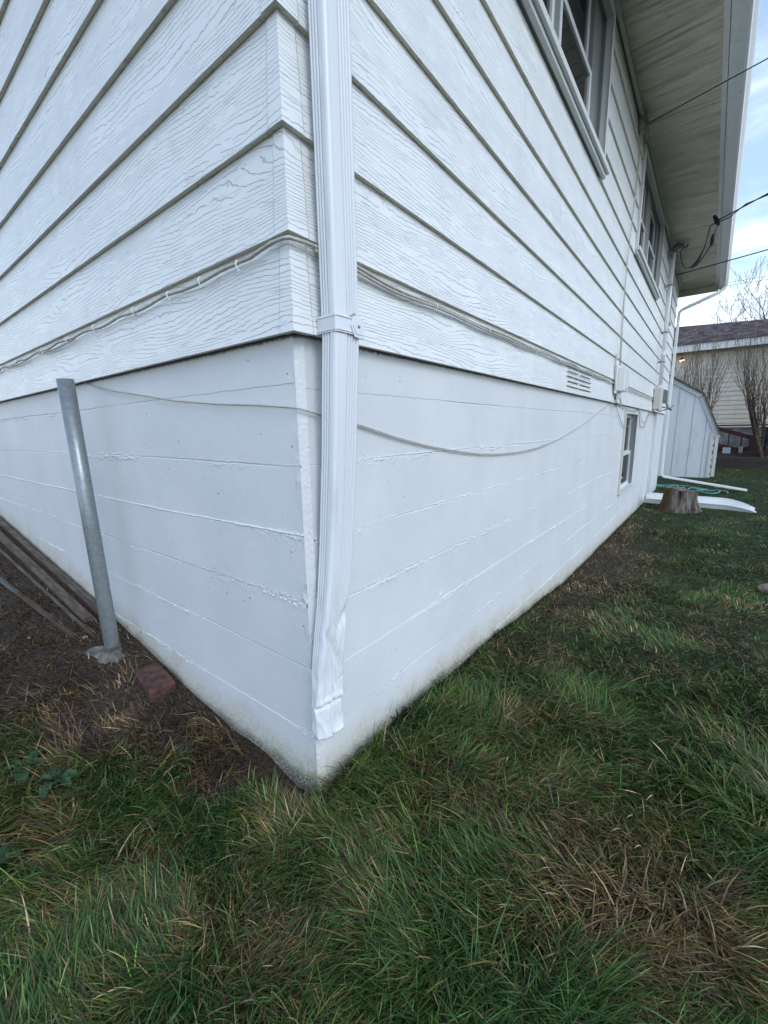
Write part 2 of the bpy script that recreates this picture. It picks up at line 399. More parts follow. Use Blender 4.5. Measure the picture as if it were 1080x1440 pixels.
def graded(a, b, d0, g, dm):
    o = [a]; d = d0
    while o[-1] < b: o.append(min(b, o[-1]+d)); d = min(dm, d*g)
    return np.array(o)
def foundation(side, t0, t1, zlo, zhi, joints, d0=.006, jitter=0):
    ts = graded(t0, t1, d0, 1.009 if t0 < 1 else 1., .06); dz = .0055 if t0 < 2 else .016
    zs = np.linspace(zlo, zhi, int((zhi-zlo)/dz)+2)
    if t0 < 2: zs = np.unique(np.round(np.concatenate([np.arange(zlo, zhi+.01, .012)]+[np.arange(zj-.02, zj+.02, .0016) for zj in joints]), 5))
    Tm, Zm = np.meshgrid(ts, zs, indexing='ij')
    off = 77*side
    d = (fbm(Tm*3+off, Zm*3, 4)-.5)*.006
    for i, zj in enumerate(joints):
        # each form board sits a little in or out of its neighbours; a crisp step at the seam
        line = zj + (vn(Tm*.9+i*9+off, Tm*0+i)-.5)*.012 + (vn(Tm*40+i*3, Zm*0+i+off)-.5)*.0025
        stepn = (vn(Tm*.45+i*31+off, Tm*0+3.3*i)-.5)*.0045
        d = d + stepn*(Zm < line)
        amp = np.clip(vn(Tm*1.3+i*13+off, Tm*0+7*i)*2.2-.95, 0, 1)*(.2+1.2*vn(Tm*70+i*3+off, Tm*0+i)**2)*np.clip(vn(Tm*9+i*5, Tm*0+off)*3-.7, .25, 1)
        if side == 1 and i == 2: amp = np.maximum(amp, .55*(.5+vn(Tm*60, Tm*0+3)))
        d = d + .0075*amp*np.exp(-((Zm-line)/.0022)**2)
        # crumbs round the rough seams
        d = d - .0028*np.clip(vn(Tm*2.7+i*3+off, Tm*0+i)*3-1., 0, 1)*np.exp(-((Zm-line+.0045)/.0018)**2)
        crumb = np.clip(vn(Tm*150+off, Zm*170+i)-.6, 0, 1)*3.*np.exp(-((Zm-line+.01)/.016)**2)*np.clip(vn(Tm*2.1+i*7+off, Tm*0+i)*2.4-1.2, 0, 1)
        d = d + .007*crumb
    if side == 0:   # old patch and vertical crack
        d = d + .004*np.clip(vn(Tm*30, Zm*30)-.6, 0, 1)*3*np.exp(-((Tm-3.75)/.14)**2)
        cr_ = 4.0+(vn(Zm*7, Zm*0+1)-.5)*.07; d = d + .007*np.exp(-((Tm-cr_)/.018)**2)*(.3+vn(Zm*50, Tm*30))
        for (cy, cz, s_) in ((.92, -1.12, .02), (1.17, -1.30, .02), (2.9, -1.16, .035)):
            d = d + .014*np.exp(-((Tm-cy)/s_)**2-((Zm-cz)/s_)**2)*(vn(Tm*90, Zm*90)-.25)
    # rough arris beside the corner
    if t0 < .2: d = d + .003*(vn(Tm*60+off, Zm*45)-.4)*np.exp(-((Tm-.05)/.022)**2)*(1+2*(vn(Zm*9, Zm*0)>.7))
    v = np.stack([-.035+d, Tm, Zm], -1) if side == 0 else np.stack([-Tm, .035-d, Zm], -1)
    nx, nz_ = Tm.shape; idx = np.arange(nx*nz_).reshape(nx, nz_)
    f = np.stack([idx[:-1,:-1], idx[1:,:-1], idx[1:,1:], idx[:-1,1:]], -1).reshape(-1, 4)
    above = Zm-hgt(v[...,0], v[...,1]-.0)
    return v.reshape(-1, 3), f, above.reshape(-1)
def join_arrays(name, mat, parent, parts, smooth=True, extra=None):
    vs = []; fs = []; ab = []; b = 0
    for v, f, a in parts: vs.append(v); fs.append(f+b); ab.append(a); b += len(v)
    v = np.concatenate(vs); f = np.concatenate(fs); a = np.concatenate(ab)
    me = bpy.data.meshes.new(name); me.from_pydata(v.tolist(), [], f.tolist()); me.materials.append(mat)
    if smooth: me.polygons.foreach_set('use_smooth', [True]*len(f))
    at_ = me.attributes.new('above', 'FLOAT', 'POINT'); at_.data.foreach_set('value', a.astype(np.float32))
    o = bpy.data.objects.new(name, me); scn.collection.objects.link(o)
    o.parent = parent; o.matrix_parent_inverse = Matrix.Translation(parent.location).inverted()
    return o
BW = (6.22, 7.55, -1.27, -.10)     # basement window opening y0,y1,z0,z1
parts = [foundation(0, .066, BW[0], -2.15, .03, RJ, .0035), foundation(0, BW[0], BW[1], -2.15, BW[2], RJ, .06), foundation(0, BW[0], BW[1], BW[3], .03, [], .06),
         foundation(0, BW[1], 9.75, -2.15, .03, RJ, .06), foundation(0, 10.7, HL-.05, -2.3, .03, RJ, .06)]
# returns: window reveal, the shallow recess and the strip beside the corner
def quadgrid(p0, p1, p2, p3, n, m_, amp=0.):
    p0, p1, p2, p3 = map(np.array, (p0, p1, p2, p3)); u = np.linspace(0, 1, n)[:, None, None]; v = np.linspace(0, 1, m_)[None, :, None]
    g = (p0*(1-u)+p1*u)*(1-v)+(p3*(1-u)+p2*u)*v
    if amp: g = g+amp*(vn(np.linspace(0, 6, n)[:, None]*3, np.linspace(0, 240, m_)[None, :])-.4)[..., None]*np.array([.7, -.7, 0])
    idx = np.arange(n*m_).reshape(n, m_); f = np.stack([idx[:-1,:-1], idx[1:,:-1], idx[1:,1:], idx[:-1,1:]], -1).reshape(-1, 4)
    v_ = g.reshape(-1, 3); return v_, f, v_[:, 2]-hgt(v_[:, 0], v_[:, 1])
y0, y1, z0, z1 = BW
parts += [quadgrid((-.035,y1,z0), (-.19,y1,z0), (-.19,y1,z1), (-.035,y1,z1), 3, 8), quadgrid((-.035,y0,z0), (-.19,y0,z0), (-.19,y0,z1), (-.035,y0,z1), 3, 8),
          quadgrid((-.035,y0,z1), (-.19,y0,z1), (-.19,y1,z1), (-.035,y1,z1), 3, 3), quadgrid((-.035,y0,z0), (-.19,y0,z0), (-.19,y1,z0), (-.035,y1,z0), 3, 3),
          quadgrid((-.035,9.75,-2.2), (-.10,9.75,-2.2), (-.10,9.75,.03), (-.035,9.75,.03), 3, 8), quadgrid((-.10,9.75,-2.2), (-.10,10.7,-2.2), (-.10,10.7,.03), (-.10,9.75,.03), 3, 8),
          quadgrid((-.035,10.7,-2.3), (-.10,10.7,-2.3), (-.10,10.7,.03), (-.035,10.7,.03), 3, 8),
          quadgrid((-.035,HL-.05,-2.3), (-HW,HL-.05,-2.3), (-HW,HL-.05,.03), (-.035,HL-.05,.03), 3, 3)]
parts += [quadgrid((-.047,.035,-1.9), (-.035,.067,-1.9), (-.035,.067,.03), (-.047,.035,.03), 10, 520, .0026)]
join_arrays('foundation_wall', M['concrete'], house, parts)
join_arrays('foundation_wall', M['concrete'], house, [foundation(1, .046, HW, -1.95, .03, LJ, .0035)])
# roof, soffit, fascia, gutter
OH = .76
m = MB(); zr = HT
m.box(-HW-OH, OH, -OH+.55, HL+OH, zr, zr+.03)
m.build('soffit', M['soffit'], house)
m = MB(); m.box(.003, .03, .1, HL, zr-.05, zr-.002); m.build('soffit_trim', M['trim'], house)
m = MB(); m.box(OH-.055, OH-.012, -.2, HL+OH-.03, zr-.022, zr-.002); m.build('soffit_trim', M['trim'], house)
m = MB(); m.box(OH, OH+.02, -.2, HL+OH, zr-.10, zr+.14); m.build('fascia', M['trim'], house)
m = MB(); m.box(-HW-OH, OH-.001, HL+OH+.001, HL+OH+.021, zr-.13, zr+.14); m.build('fascia', paint('sunlit_fascia', (.78,.72,.52), .5), house)  # cream tone is warm sunlight from behind, put into the fascia colour
m = MB(); a = [(-HW-OH, -.2, zr+.142), (OH+.06, -.2, zr+.142), (OH+.06, HL+OH+.06, zr+.142), (-HW-OH, HL+OH+.06, zr+.142)]
rz = zr+1.5; m.add(a+[(-HW/2, -.2, rz), (-HW/2, HL-2.5, rz)], [(0,1,4),(1,2,5,4),(2,3,5),(3,0,4,5),(0,3,2,1)]); m.build('roof', M['roof'], house)
def gutter():
    m = MB(); x0 = OH+.021; zb = zr-.125
    prof = [(x0, zr+.12), (x0, zb), (x0+.095, zb), (x0+.115, zb+.012), (x0+.122, zb+.05), (x0+.15, zb+.09), (x0+.16, zb+.125), (x0+.15, zb+.13), (x0+.145, zb+.12), (x0+.14, zb+.095), (x0+.113, zb+.052), (x0+.106, zb+.016), (x0+.09, zb+.006), (x0+.004, zb+.006), (x0+.004, zr+.12)]
    ys = [-.2, HL+OH+.02]
    m.loft([[(px, yy, pz) for px, pz in prof] for yy in ys]); o = m.build('gutter', M['gutter'], house)
    return o
gutter()
# window builder on the right wall
def window(y0, y1, z0, z1, units, name_lab):
    w_ = empty('window', (0, y0, z0), name_lab, None); del_ = None
    w_.parent = house; w_.matrix_parent_inverse = Matrix.Translation(house.location).inverted()
    fm = MB(); c = .072
    fm.box(-.03, .022, y0, y0+c, z0, z1); fm.box(-.03, .022, y1-c, y1, z0, z1); fm.box(-.03, .022, y0+c, y1-c, z1-c, z1)
    fm.box(.022, .03, y1-c-.012, y1-c+.006, z0, z1-c)
    fm.build('window_frame', M['casing'], w_, bevel=.003)
    rm = MB()   # reveal
    rm.box(-.14, -.03, y0+c-.02, y0+c, z0, z1-c); rm.box(-.14, -.03, y1-c, y1-c+.02, z0, z1-c); rm.box(-.14, -.03, y0+c, y1-c, z1-c, z1-c+.02)
    rm.box(-.16, -.14, y0, y1, z0, z1); rm.build('reveal', M['grey'], w_)
    sm = MB(); sm.box(-.135, .055, y0-.03, y1+.03, z0-.045, z0); sm.box(.0, .03, y0-.02, y1+.02, z0-.075, z0-.046); sm.build('sill', M['casing'], w_, bevel=.004)
    zt = z1-c; zm = z0+(zt-z0)*.5
    for (a, b) in units:
        g = MB(); t = .042
        for (x0, x1, za, zb) in ((-.085, -.05, z0+.002, zm+.02), (-.115, -.086, zm-.02, zt-.002)):
            g.box(x0, x1, a, a+t, za, zb); g.box(x0, x1, b-t, b, za, zb); g.box(x0, x1, a+t, b-t, za, za+t); g.box(x0, x1, a+t, b-t, zb-t, zb)
        g.build('sash', M['vinyl'], w_, bevel=.003)
        p = MB(); p.box(-.072, -.068, a+t-.003, b-t+.003, z0+.03, zm-.01); p.box(-.103, -.099, a+t-.003, b-t+.003, zm+.01, zt-.03)
        p.build('pane', M['glass'], w_)
    prev = y0+c
    for (a, b) in units+[(y1-c, y1-c)]:
        if a-prev > .02: box('mullion', M['grey'], w_, -.13, -.055, prev+.002, a-.002, z0+.002, zt-.002)
        prev = b
window(1.36, 3.58, 1.90, 3.02, [(1.5, 2.28), (2.40, 3.24)], 'upper window nearest the downspout')
window(5.62, 8.13, 1.90, 3.02, [(5.72, 6.62), (7.05, 7.88)], 'upper window with two sashes, middle of the long wall')
window(9.75, 10.65, 1.90, 3.02, [(9.86, 10.54)], 'small upper window behind the electrical conduit')
# basement window
bw = empty('window', (-.035, BW[0], BW[2]), 'narrow basement window in the foundation', None); bw.parent = house; bw.matrix_parent_inverse = Matrix.Translation(house.location).inverted()
y0, y1, z0, z1 = BW
m = MB(); m.box(-.05, -.012, y0-.07, y0+.01, z0-.03, z1+.03); m.build('window_frame', M['beige'], bw, bevel=.004)
m = MB(); m.box(-.17, .0, y0-.03, y1+.03, z0-.04, z0-.001); m.build('sill', M['casing'], bw, bevel=.004)
m = MB(); t = .05; zm = -.72
for x0, x1, za, zb in ((-.12, -.09, z0+.002, zm+.02), (-.155, -.122, zm-.02, z1-.003)):
    m.box(x0, x1, y0+.012, y0+.012+t, za, zb); m.box(x0, x1, y1-.012-t, y1-.012, za, zb); m.box(x0, x1, y0+.012+t, y1-.012-t, za, za+t); m.box(x0, x1, y0+.012+t, y1-.012-t, zb-t, zb)
m.build('sash', M['vinyl'], bw)
m = MB(); m.box(-.108, -.104, y0+.05, y1-.05, z0+.03, zm); m.box(-.141, -.137, y0+.05, y1-.05, zm, z1-.03); m.build('pane', M['glass'], bw)
m = MB(); m.box(-.12, -.036, y1-.011, y1-.002, z0+.001, z1-.002); m.build('reveal', M['grey'], bw)
# ---- corner downspout, leaning and crushed at the foot
def dspout():
    # closed section: u along Y (width), v along X (depth); ribs on the front and the near side
    W, D, r = .108, .056, .011
    pts = []
    def rib(t, a, b, n, amp):
        if t < a or t > b: return 0.
        return -amp*(.5-.5*math.cos(2*math.pi*n*(t-a)/(b-a)))
    def side(p, q, nrm, cfg):
        L = math.dist(p, q); n = max(3, int(L/.0014))
        for i in range(n+1):
            t = i/n; o = sum(rib(t, *c) for c in cfg)
            pts.append((p[0]+(q[0]-p[0])*t+nrm[0]*o, p[1]+(q[1]-p[1])*t+nrm[1]*o))
    def arc(cx, cy, a0):
        for i in range(1, 5): a = math.radians(a0+i*18); pts.append((cx+r*math.cos(a), cy+r*math.sin(a)))
    # (u,v): u=y, v=x ; go round: near side (u=0) from back to front, front, far side, back
    side((0, 0), (0, D-r), (-1, 0), [(.02, .74, 3, .0075)])
    pts_c = [(r-r*math.cos(math.radians(a)), D-r+r*math.sin(math.radians(a))) for a in (18, 36, 54, 72)]; pts.extend(pts_c)
    side((r, D), (W-r, D), (0, 1), [(.02,.14,1,.0008),(.42, .98, 4, .0085)])
    pts.extend([(W-r+r*math.sin(math.radians(a)), D-r+r*math.cos(math.radians(a))) for a in (18, 36, 54, 72)])
    side((W, D-r), (W, 0), (1, 0), [(.2, .8, 3, .003)])
    side((W-.002, 0), (.002, 0), (0, -1), [])
    rings = []
    zs = list(np.linspace(3.0, -.85, 60))+list(np.linspace(-.86, -1.35, 75))
    for z in zs:
        # lean: width centre moves to -y low down
        yc = np.interp(z, [-1.385, -1.25, -1.0, -.7, -.35, 0, 3.], [.060, .062, .084, .121, .140, .149, .149])
        x0 = np.interp(z, [-1.385, -1.1, -.7, 0, 3.], [.000, -.018, -.012, .020, .020])
        fl = np.interp(z, [-1.385, -1.30, -1.22, -1.05, -.8, -.6], [.62, .42, .52, .75, .97, 1.])
        wd = np.interp(z, [-1.385, -1.30, -1.2, -.95, -.8], [.93, 1.04, 1.03, 1.0, 1.])
        c = float(np.clip((-.78-z)/.35, 0, 1)); ring = []
        for u, v in pts:
            zc = z+1.225+.16*abs(u-.05); a = -math.exp(-(zc/.0055)**2)*.009+math.exp(-((zc-.017)/.010)**2)*.007-math.exp(-((z+1.165-.5*(u-.07))/.005)**2)*.004*(u > .05)
            dent = -.020*math.exp(-((z+.93)/.05)**2-((u-.088-(z+.93)*.35)/.018)**2) - .014*math.exp(-((z+1.02)/.07)**2-((u-.045+(z+1.02)*.5)/.014)**2)
            wob = c*.012*(.28-abs(float(fbm(np.array(u*34+3), np.array(z*9.+u*20), 2))-.5)*2.2)
            vv = v*fl + (v/D)*(dent+wob+a)
            uu = (u-W/2)*wd + c*.007*(float(vn(np.array(z*22.), np.array(v*20.)))-.5)
            if z < -1.34 and u > W*.55: vv += .004*(v/D)
            xx = x0+vv
            # keep the flattened pipe wrapped round the corner
            yy = yc+uu
            if yy < .05: xx -= (.05-yy)*.35*c; 
            ring.append((xx, yy, z + c*.010*(float(vn(np.array(u*18.), np.array(9.)))-.5)*(1 if z < -1.37 else 0)))
        rings.append(ring)
    m = MB(); m.loft(rings, cap=False)
    inner = [[(x*.985+(-.0) , y, z) for x, y, z in rings[-1]], [(rx*.9+.001, ry, rz_+.05) for rx, ry, rz_ in rings[-1]]]
    o = m.build('downspout', M['pipe'], house, smooth=True)
    sm = o.modifiers.new('thickness', 'SOLIDIFY'); sm.thickness = .0012; sm.offset = -1
    return o
ds = dspout()
def strap():
    m = MB(); z0, z1 = .002, .052; g = .003
    pa = [(x_, y_+.021) for x_, y_ in [(.001, .0715), (.076, .0715), (.082, .078), (.082, .178), (.076, .186), (.001, .186)]]
    for (a, b) in zip(pa[:-1], pa[1:]):
        m.add([(a[0], a[1], z0), (b[0], b[1], z0), (b[0], b[1], z1), (a[0], a[1], z1)], [(0,1,2,3)])
    for zz in (z0+.006, z1-.006):
        m.tube([(x+.0006*(x > .07), y, zz) for x, y in pa], .0022, 6)
    o = m.build('strap', M['pipe'], ds, smooth=False); s = o.modifiers.new('t', 'SOLIDIFY'); s.thickness = .0016
    m = MB()
    hexa = [(a_+.021, b_) for a_, b_ in [(.130, .027), (.146, .060), (.170, .055), (.190, .048), (.190, -.004), (.170, -.006), (.147, -.004)]]
    for sc, x0, x1 in ((1., .0825, .0855), (.72, .0855, .0875)):
        cy, cz = .185, .027; pv = [(x, cy+(a-cy)*sc, cz+(b-cz)*sc) for x in (x0, x1) for a, b in hexa]; n = len(hexa)
        m.add(pv, [tuple(range(n))[::-1], tuple(range(n, 2*n))]+[(i, (i+1) % n, n+(i+1) % n, n+i) for i in range(n)])
    m.build('strap_buckle', M['pipe'], ds, bevel=.0008)
    m = MB(); m.tube([(.087, .185, .027), (.0905, .185, .027), (.0915, .185, .027)], [.005, .0045, .002], 8); m.build('screw', M['galv'], ds)
    # open tab lifted above the strap
    m = MB(); m.add([(.083, .166, .052), (.083, .146, .052), (.088, .155, .060), (.090, .167, .064), (.086, .173, .058)], [(0,1,2,3,4)]); o = m.build('strap_tab', M['pipe'], ds); s = o.modifiers.new('t', 'SOLIDIFY'); s.thickness = .001
strap()
# far downspout at the back corner with its extension lying over the lawn
m = MB()
def dpath(m, pts, w_=.06, d_=.085):
    pts = [Vector(p) for p in pts]; rings = []
    for i, p in enumerate(pts):
        d = (pts[min(i+1, len(pts)-1)]-pts[max(i-1, 0)]).normalized(); u = Vector((0, 1, 0)); u = (u-d*u.dot(d)).normalized(); v = d.cross(u).normalized()
        rings.append([p+u*a*d_/2+v*b*w_/2 for a, b in ((-1,-.7),(-.75,-1),(.75,-1),(1,-.7),(1,.7),(.75,1),(-.75,1),(-1,.7))])
    m.loft(rings)
dpath(m, [(.85, 12.9, 2.99), (.85, 12.9, 2.94), (.80, 12.87, 2.88), (.10, 12.47, 2.52), (.052, 12.44, 2.46), (.05, 12.43, 2.40), (.05, 12.43, -1.50), (.055, 12.43, -1.57), (.10, 12.45, -1.62), (1.84, 13.0, -1.93)])
fd = m.build('downspout', M['gutter'], house); fd['label'] = 'white downspout at the far corner with a long extension over the grass'
# communication cable and clips along the second lap
def cable():
    zR = lambda y: .224+.0035*math.sin(y*9)+.018*math.exp(-((y-.15)/.27)**2)
    ptsR = [(.006+.002*math.sin(y*11), y, zR(y)) for y in np.arange(.09, 4.95, .045)]
    m = MB(); m.tube(ptsR, .0058, 7); m.tube([(p[0]+.001, p[1], p[2]-.0105-.003*math.sin(p[1]*5)) for p in ptsR], .0052, 7)
    ptL = [(.006, .2, .243), (.006, .13, .244), (.0068, .07, .2435), (.0068, .03, .241), (.004, -.004, .2385), (-.02, -.0085, .240), (-.06, -.0085, .241), (-.11, -.008, .236), (-.17, -.007, .228), (-.23, -.007, .229)]
    xs = np.arange(.26, 7.5, .03)
    ptL += [(-x, -.007-.001*math.sin(x*8), .226-.010*abs(math.sin(x*math.pi/.415+.9))**1.5+.003*math.sin(x*4)) for x in xs]
    m.tube([Vector(p) for p in ptL], .0058, 7)
    m.tube([(-x, -.006, .222-.018*abs(math.sin(x*math.pi/.83+.3))) for x in np.arange(1.7, 7.5, .04)], .0048, 6)
    o = m.build('cable', M['cable'], house, smooth=True)
    for y in (.779, 1.323, 2.09, 2.62, 3.2, 3.75, 4.3, 4.7):
        c = MB(); z = zR(y); c.tube([(.0, y, z+.006), (.013, y, z+.006), (.016, y, z-.004), (.014, y, z-.014), (.002, y, z-.018)], .0024, 5); c.tube([(-.002, y, z-.018), (.011, y, z-.018)], .004, 7); c.build('cable_clip', M['vinyl'], o)
    for x in (.23, .45, .674, .98, 1.42, 1.81, 2.25, 2.87, 3.25):
        z = .226; c = MB(); c.tube([(-x, -.0, z+.008), (-x, -.014, z+.007), (-x, -.017, z-.004), (-x, -.014, z-.014), (-x, -.002, z-.018)], .0024, 5); c.tube([(-x, .002, z-.02), (-x, -.011, z-.02)], .004, 7); c.build('cable_clip', M['vinyl'], o)
    # thin wire hanging against the foundation
    m = MB()
    k = [(.29,-.268),(.536,-.322),(.78,-.365),(1.02,-.398),(1.3,-.428),(1.558,-.444),(1.95,-.45),(2.36,-.436),(2.9,-.38),(3.642,-.27),(4.3,-.14),(4.927,-.019),(5.0,.0)]
    ys = np.linspace(.10, 5.0, 60); zz = np.interp(ys, [a for a, b in k], [b for a, b in k]); zz[ys < .29] = -.268+(.29-ys[ys < .29])*.18
    m.tube([(-.024, float(a), float(b)) for a, b in zip(ys, zz)], .0026, 6); m.tube([(-.027, float(a), float(b)+.006) for a, b in zip(ys[1:30], zz[1:30])], .0022, 5)
    m.tube([(-1.75, .026, -.004), (-1.6, .024, -.035), (-1.40, .024, -.068), (-1.065, .024, -.113), (-.8, .024, -.15), (-.49, .024, -.180), (-.232, .024, -.197), (-.053, .02, -.213), (-.035, .025, -.216), (-.022, .06, -.224), (-.022, .11, -.236)], .0032, 6)
    m.build('hanging_wire', M['cable'], house, smooth=True)
cable()
# vent louvre cut in the lowest board
m = MB()
for i, z in enumerate((.048, .088, .128, .168, .205)):
    for a, b in ((2.90, 3.28), (3.31, 3.75)):
        sh = .004*(i % 2); m.box(-.004, .0015, a+sh*8, b-sh*9, z-.0022, z+.0022)
vt = m.build('vent', M['dark'], house)
m = MB()
for i, z in enumerate((.048, .088, .128, .168, .205)):
    for a, b in ((2.90, 3.28), (3.31, 3.75)):
        m.add([(.002, a, z+.008), (.002, b, z+.008), (.010, b, z+.002), (.010, a, z+.002)], [(0,1,2,3)])
o = m.build('vent_slats', M['siding'], vt); s = o.modifiers.new('t', 'SOLIDIFY'); s.thickness = .0015
# telephone box with cables
jb = MB(); jb.box(.004, .03, 4.93, 5.30, .10, .43); jb.box(.03, .105, 4.98, 5.28, .13, .40)
jbo = jb.build('junction_box', M['vinyl'], house, bevel=.008)
m = MB(); m.box(.02, .06, 5.05, 5.2, .045, .099); m.box(.105, .112, 5.02, 5.24, .16, .37); m.build('box_cover', M['vinyl'], jbo, bevel=.004)
m = MB()
m.tube([(.05, 5.1, .06), (.06, 5.1, .0), (.03, 5.14, -.03), (.01, 5.2, .01), (.0, 5.3, .0), (-.02, 5.5, -.02)], .006, 6)
m.tube([(.05, 5.15, .06), (.06, 5.18, -.02), (.02, 5.1, -.05), (-.01, 4.95, .0)], .005, 6)
m.tube([(-.02, 5.3, -.005), (-.015, 5.6, -.16), (-.015, 6.0, -.30), (-.0, 6.5, -.28), (-.0, 6.9, -.1), (-.02, 7.1, -.01)], .004, 5)
m.tube([(-.01, 7.4, -.02), (-.01, 7.7, -.28), (-.01, 8.3, -.32), (-.01, 9.0, .0)], .006, 5)
m.tube([(-.01, 7.5, -.02), (-.01, 7.9, -.20), (-.01, 8.5, -.22), (-.01, 9.1, .0)], .004, 5)
m.tube([(-.015, 5.4, .0), (-.01, 6.2, -.05), (-.01, 7.0, -.06), (-.01, 7.6, .0)], .005, 5)
m.build('loose_cables', M['cabledark'], jbo, smooth=True)
m = MB()
m.tube([(.03, 5.02, .43), (.014, 5.02, .9), (.012, 5.06, 1.5), (.02, 5.12, 2.2), (.02, 5.16, 2.9), (.05, 5.2, 3.05)], .005, 6)
m.tube([(.03, 5.08, .43), (.016, 5.10, .9), (.014, 5.02, 1.5), (.02, 5.18, 2.3), (.02, 5.22, 2.9), (.05, 5.2, 3.0)], .0045, 6)
m.tube([(.012, 5.3, .22), (.012, 6.5, .215), (.012, 8, .218), (.012, 9.3, .21)], .008, 6)
m.tube([(.005, 4.9, .55), (.006, 4.92, .3), (.02, 4.93, .15), (.03, 4.96, .08)], .008, 6)
m.build('riser_wire', M['cable'], jbo, smooth=True)
# wire bracket at the eave
m = MB(); m.box(.0, .05, 5.12, 5.26, 2.93, 3.05)
for i in range(7):
    q = [(random.uniform(.02, .09), 5.2+random.uniform(-.1, .15), 2.98+random.uniform(-.12, .12)) for _ in range(4)]; m.tube(q, .006, 5)
m.build('wire_bracket', M['cabledark'], house)
# conduit mast, meter box, weatherhead
m = MB(); m.tube([(.075, 9.40, .42), (.075, 9.40, 2.0), (.075, 9.42, 2.98)], .036, 12); cd = m.build('conduit', M['gutter'], house, smooth=True)
for z in (.95, 1.5, 2.35):
    m = MB(); m.tube([(.0, 9.34, z), (.10, 9.34, z), (.118, 9.40, z), (.10, 9.46, z), (.0, 9.46, z)], .010, 6); m.build('conduit_strap', M['galv'], cd)
for z, r_c in ((.46, .05), (1.11, .043)):
    m = MB(); m.tube([(.075, 9.40, z-.035), (.075, 9.40, z+.035)], r_c, 12); m.build('coupling', M['gutter'], cd)
m = MB(); m.tube([(.075, 9.42, 2.93), (.08, 9.42, 3.0), (.12, 9.44, 3.04), (.19, 9.47, 3.03), (.22, 9.48, 2.99)], [.045, .05, .055, .05, .035], 10); m.box(0, .06, 9.2, 9.5, 2.86, 2.92); m.build('weatherhead', M['galv'], cd, smooth=True)
m = MB(); m.box(.004, .125, 9.22, 9.62, .04, .45); mb = m.build('meter_box', M['beige'], house, bevel=.006)
m = MB(); m.box(.03, .16, 9.86, 10.14, .19, .45); m.box(.16, .18, 9.88, 10.12, .21, .43); m.build('utility_box', M['grey'], mb, bevel=.01)
m = MB(); m.tube([(.06, 9.62, .12), (.10, 9.9, .10), (.2, 10.0, .08), (.24, 10.3, .09), (.28, 10.4, .14)], .014, 7); m.tube([(.06, 9.4, .04), (.09, 9.6, .0), (.13, 9.9, .03), (.18, 10.2, .06)], .013, 7); m.tube([(.17, 10.0, .19), (.2, 10.1, .08), (.25, 10.2, .04)], .02, 7)
m.build('conduit_elbow', M['galv'], mb, smooth=True)
m = MB(); m.box(.0, .12, 9.55, 9.66, -.01, .035); 
# ---------------------------------------------------------------- overhead wires
def wire(name, pts, r, mat, label, cat='wire', group=None):
    m = MB(); m.tube(pts, r, 6); return tag(m.build(name, mat, None, smooth=True), label, cat, group)
def sag(a, b, s, n=14):
    a, b = Vector(a), Vector(b); return [a.lerp(b, i/n)-Vector((0, 0, s*4*(i/n)*(1-i/n))) for i in range(n+1)]
def ray(px, py, t):
    d = F_ + A_*((px-540)/586.1) + B_*((720-py)/586.1); return CAM+d*t
wire('telephone_wire', [Vector((.06, 5.25, 3.02)), ray(1080, 82, 3.6), ray(1080, 82, 3.6)+(ray(1080, 82, 3.6)-Vector((.06, 5.25, 3.02)))*12], .0055, M['black'], 'thin black wire running from the eave bracket out past the gutter', 'wire')
sv = empty('service_drop', (.83, 8.6, 2.95), 'twisted power cable tied at the eave edge, its black tails looping back to the conduit', 'cable')
A0 = ray(1006, 312, 6.7)
m = MB(); e1 = ray(1080, 272, 6.0); dd = e1-A0
m.tube([A0, A0+dd, A0+dd*2.2+Vector((0,0,.1)), A0+dd*9+Vector((0,0,2.2))], .010, 6); m.tube([A0+Vector((0,0,-.03)), A0+dd*.3+Vector((0,0,-.045)), A0+dd*.6+Vector((0, 0, .02)), A0+dd*1.0+Vector((0,0,-.02)), A0+dd*9+Vector((0,0,2.15))], .009, 6)
m.build('cable', M['dark'], sv, smooth=True)
m = MB(); m.tube([ray(1004, 303, 6.7), ray(1008, 310, 6.7), ray(1011, 317, 6.7)], [.02, .034, .02], 8); m.build('insulator', M['black'], sv, smooth=True)
m = MB(); m.tube([ray(1003, 330, 6.7), ray(1002, 338, 6.8), ray(1000, 345, 6.8)], [.018, .032, .02], 8); m.build('insulator', M['black'], sv, smooth=True)
m = MB()
m.tube([ray(1008, 312, 6.7), ray(999, 318, 6.7), ray(995, 333, 6.85), ray(990, 350, 7.1), ray(982, 365, 7.5), ray(974, 374, 7.7)], [.008,.009,.009,.010,.022,.016], 6)
m.tube([ray(1012, 310, 6.7), ray(1006, 325, 6.7), ray(1001, 343, 6.8), ray(990, 360, 7.1), ray(980, 372, 7.5), ray(972, 377, 7.7)], [.008,.008,.009,.010,.022,.016], 6)
m.tube([ray(974, 374, 7.7), ray(964, 378, 8.0), ray(958, 368, 8.0), ray(957, 355, 8.0), Vector((.2, 9.47, 3.0))], .008, 5)
m.tube([Vector((.2, 9.47, 3.0)), ray(960, 350, 8.0), ray(966, 347, 8.0), ray(968, 342, 8.0)], .012, 5)
m.build('cable_tail', M['black'], sv, smooth=True)
p0 = Vector((.03, 11.0, 2.95)); p1 = ray(1080, 351, 7.4)
wire('cable_wire', [p0, p0.lerp(p1, .5), p1, p0.lerp(p1, 12)], .010, M['dark'], 'lone wire from the far end of the wall crossing in front of the far soffit', 'wire')
for k, (ya, yb) in enumerate(((399, 388), (403, 393), (424, 418))):
    a = ray(1015, ya, 95); b = ray(1080, yb, 95); wire('power_line', sag(a-(b-a)*9, b+(b-a)*3, 0.0, 2), .035, M['dark'], 'distant overhead power line against the sky beyond the bare tree', 'power line', 'distant power lines')
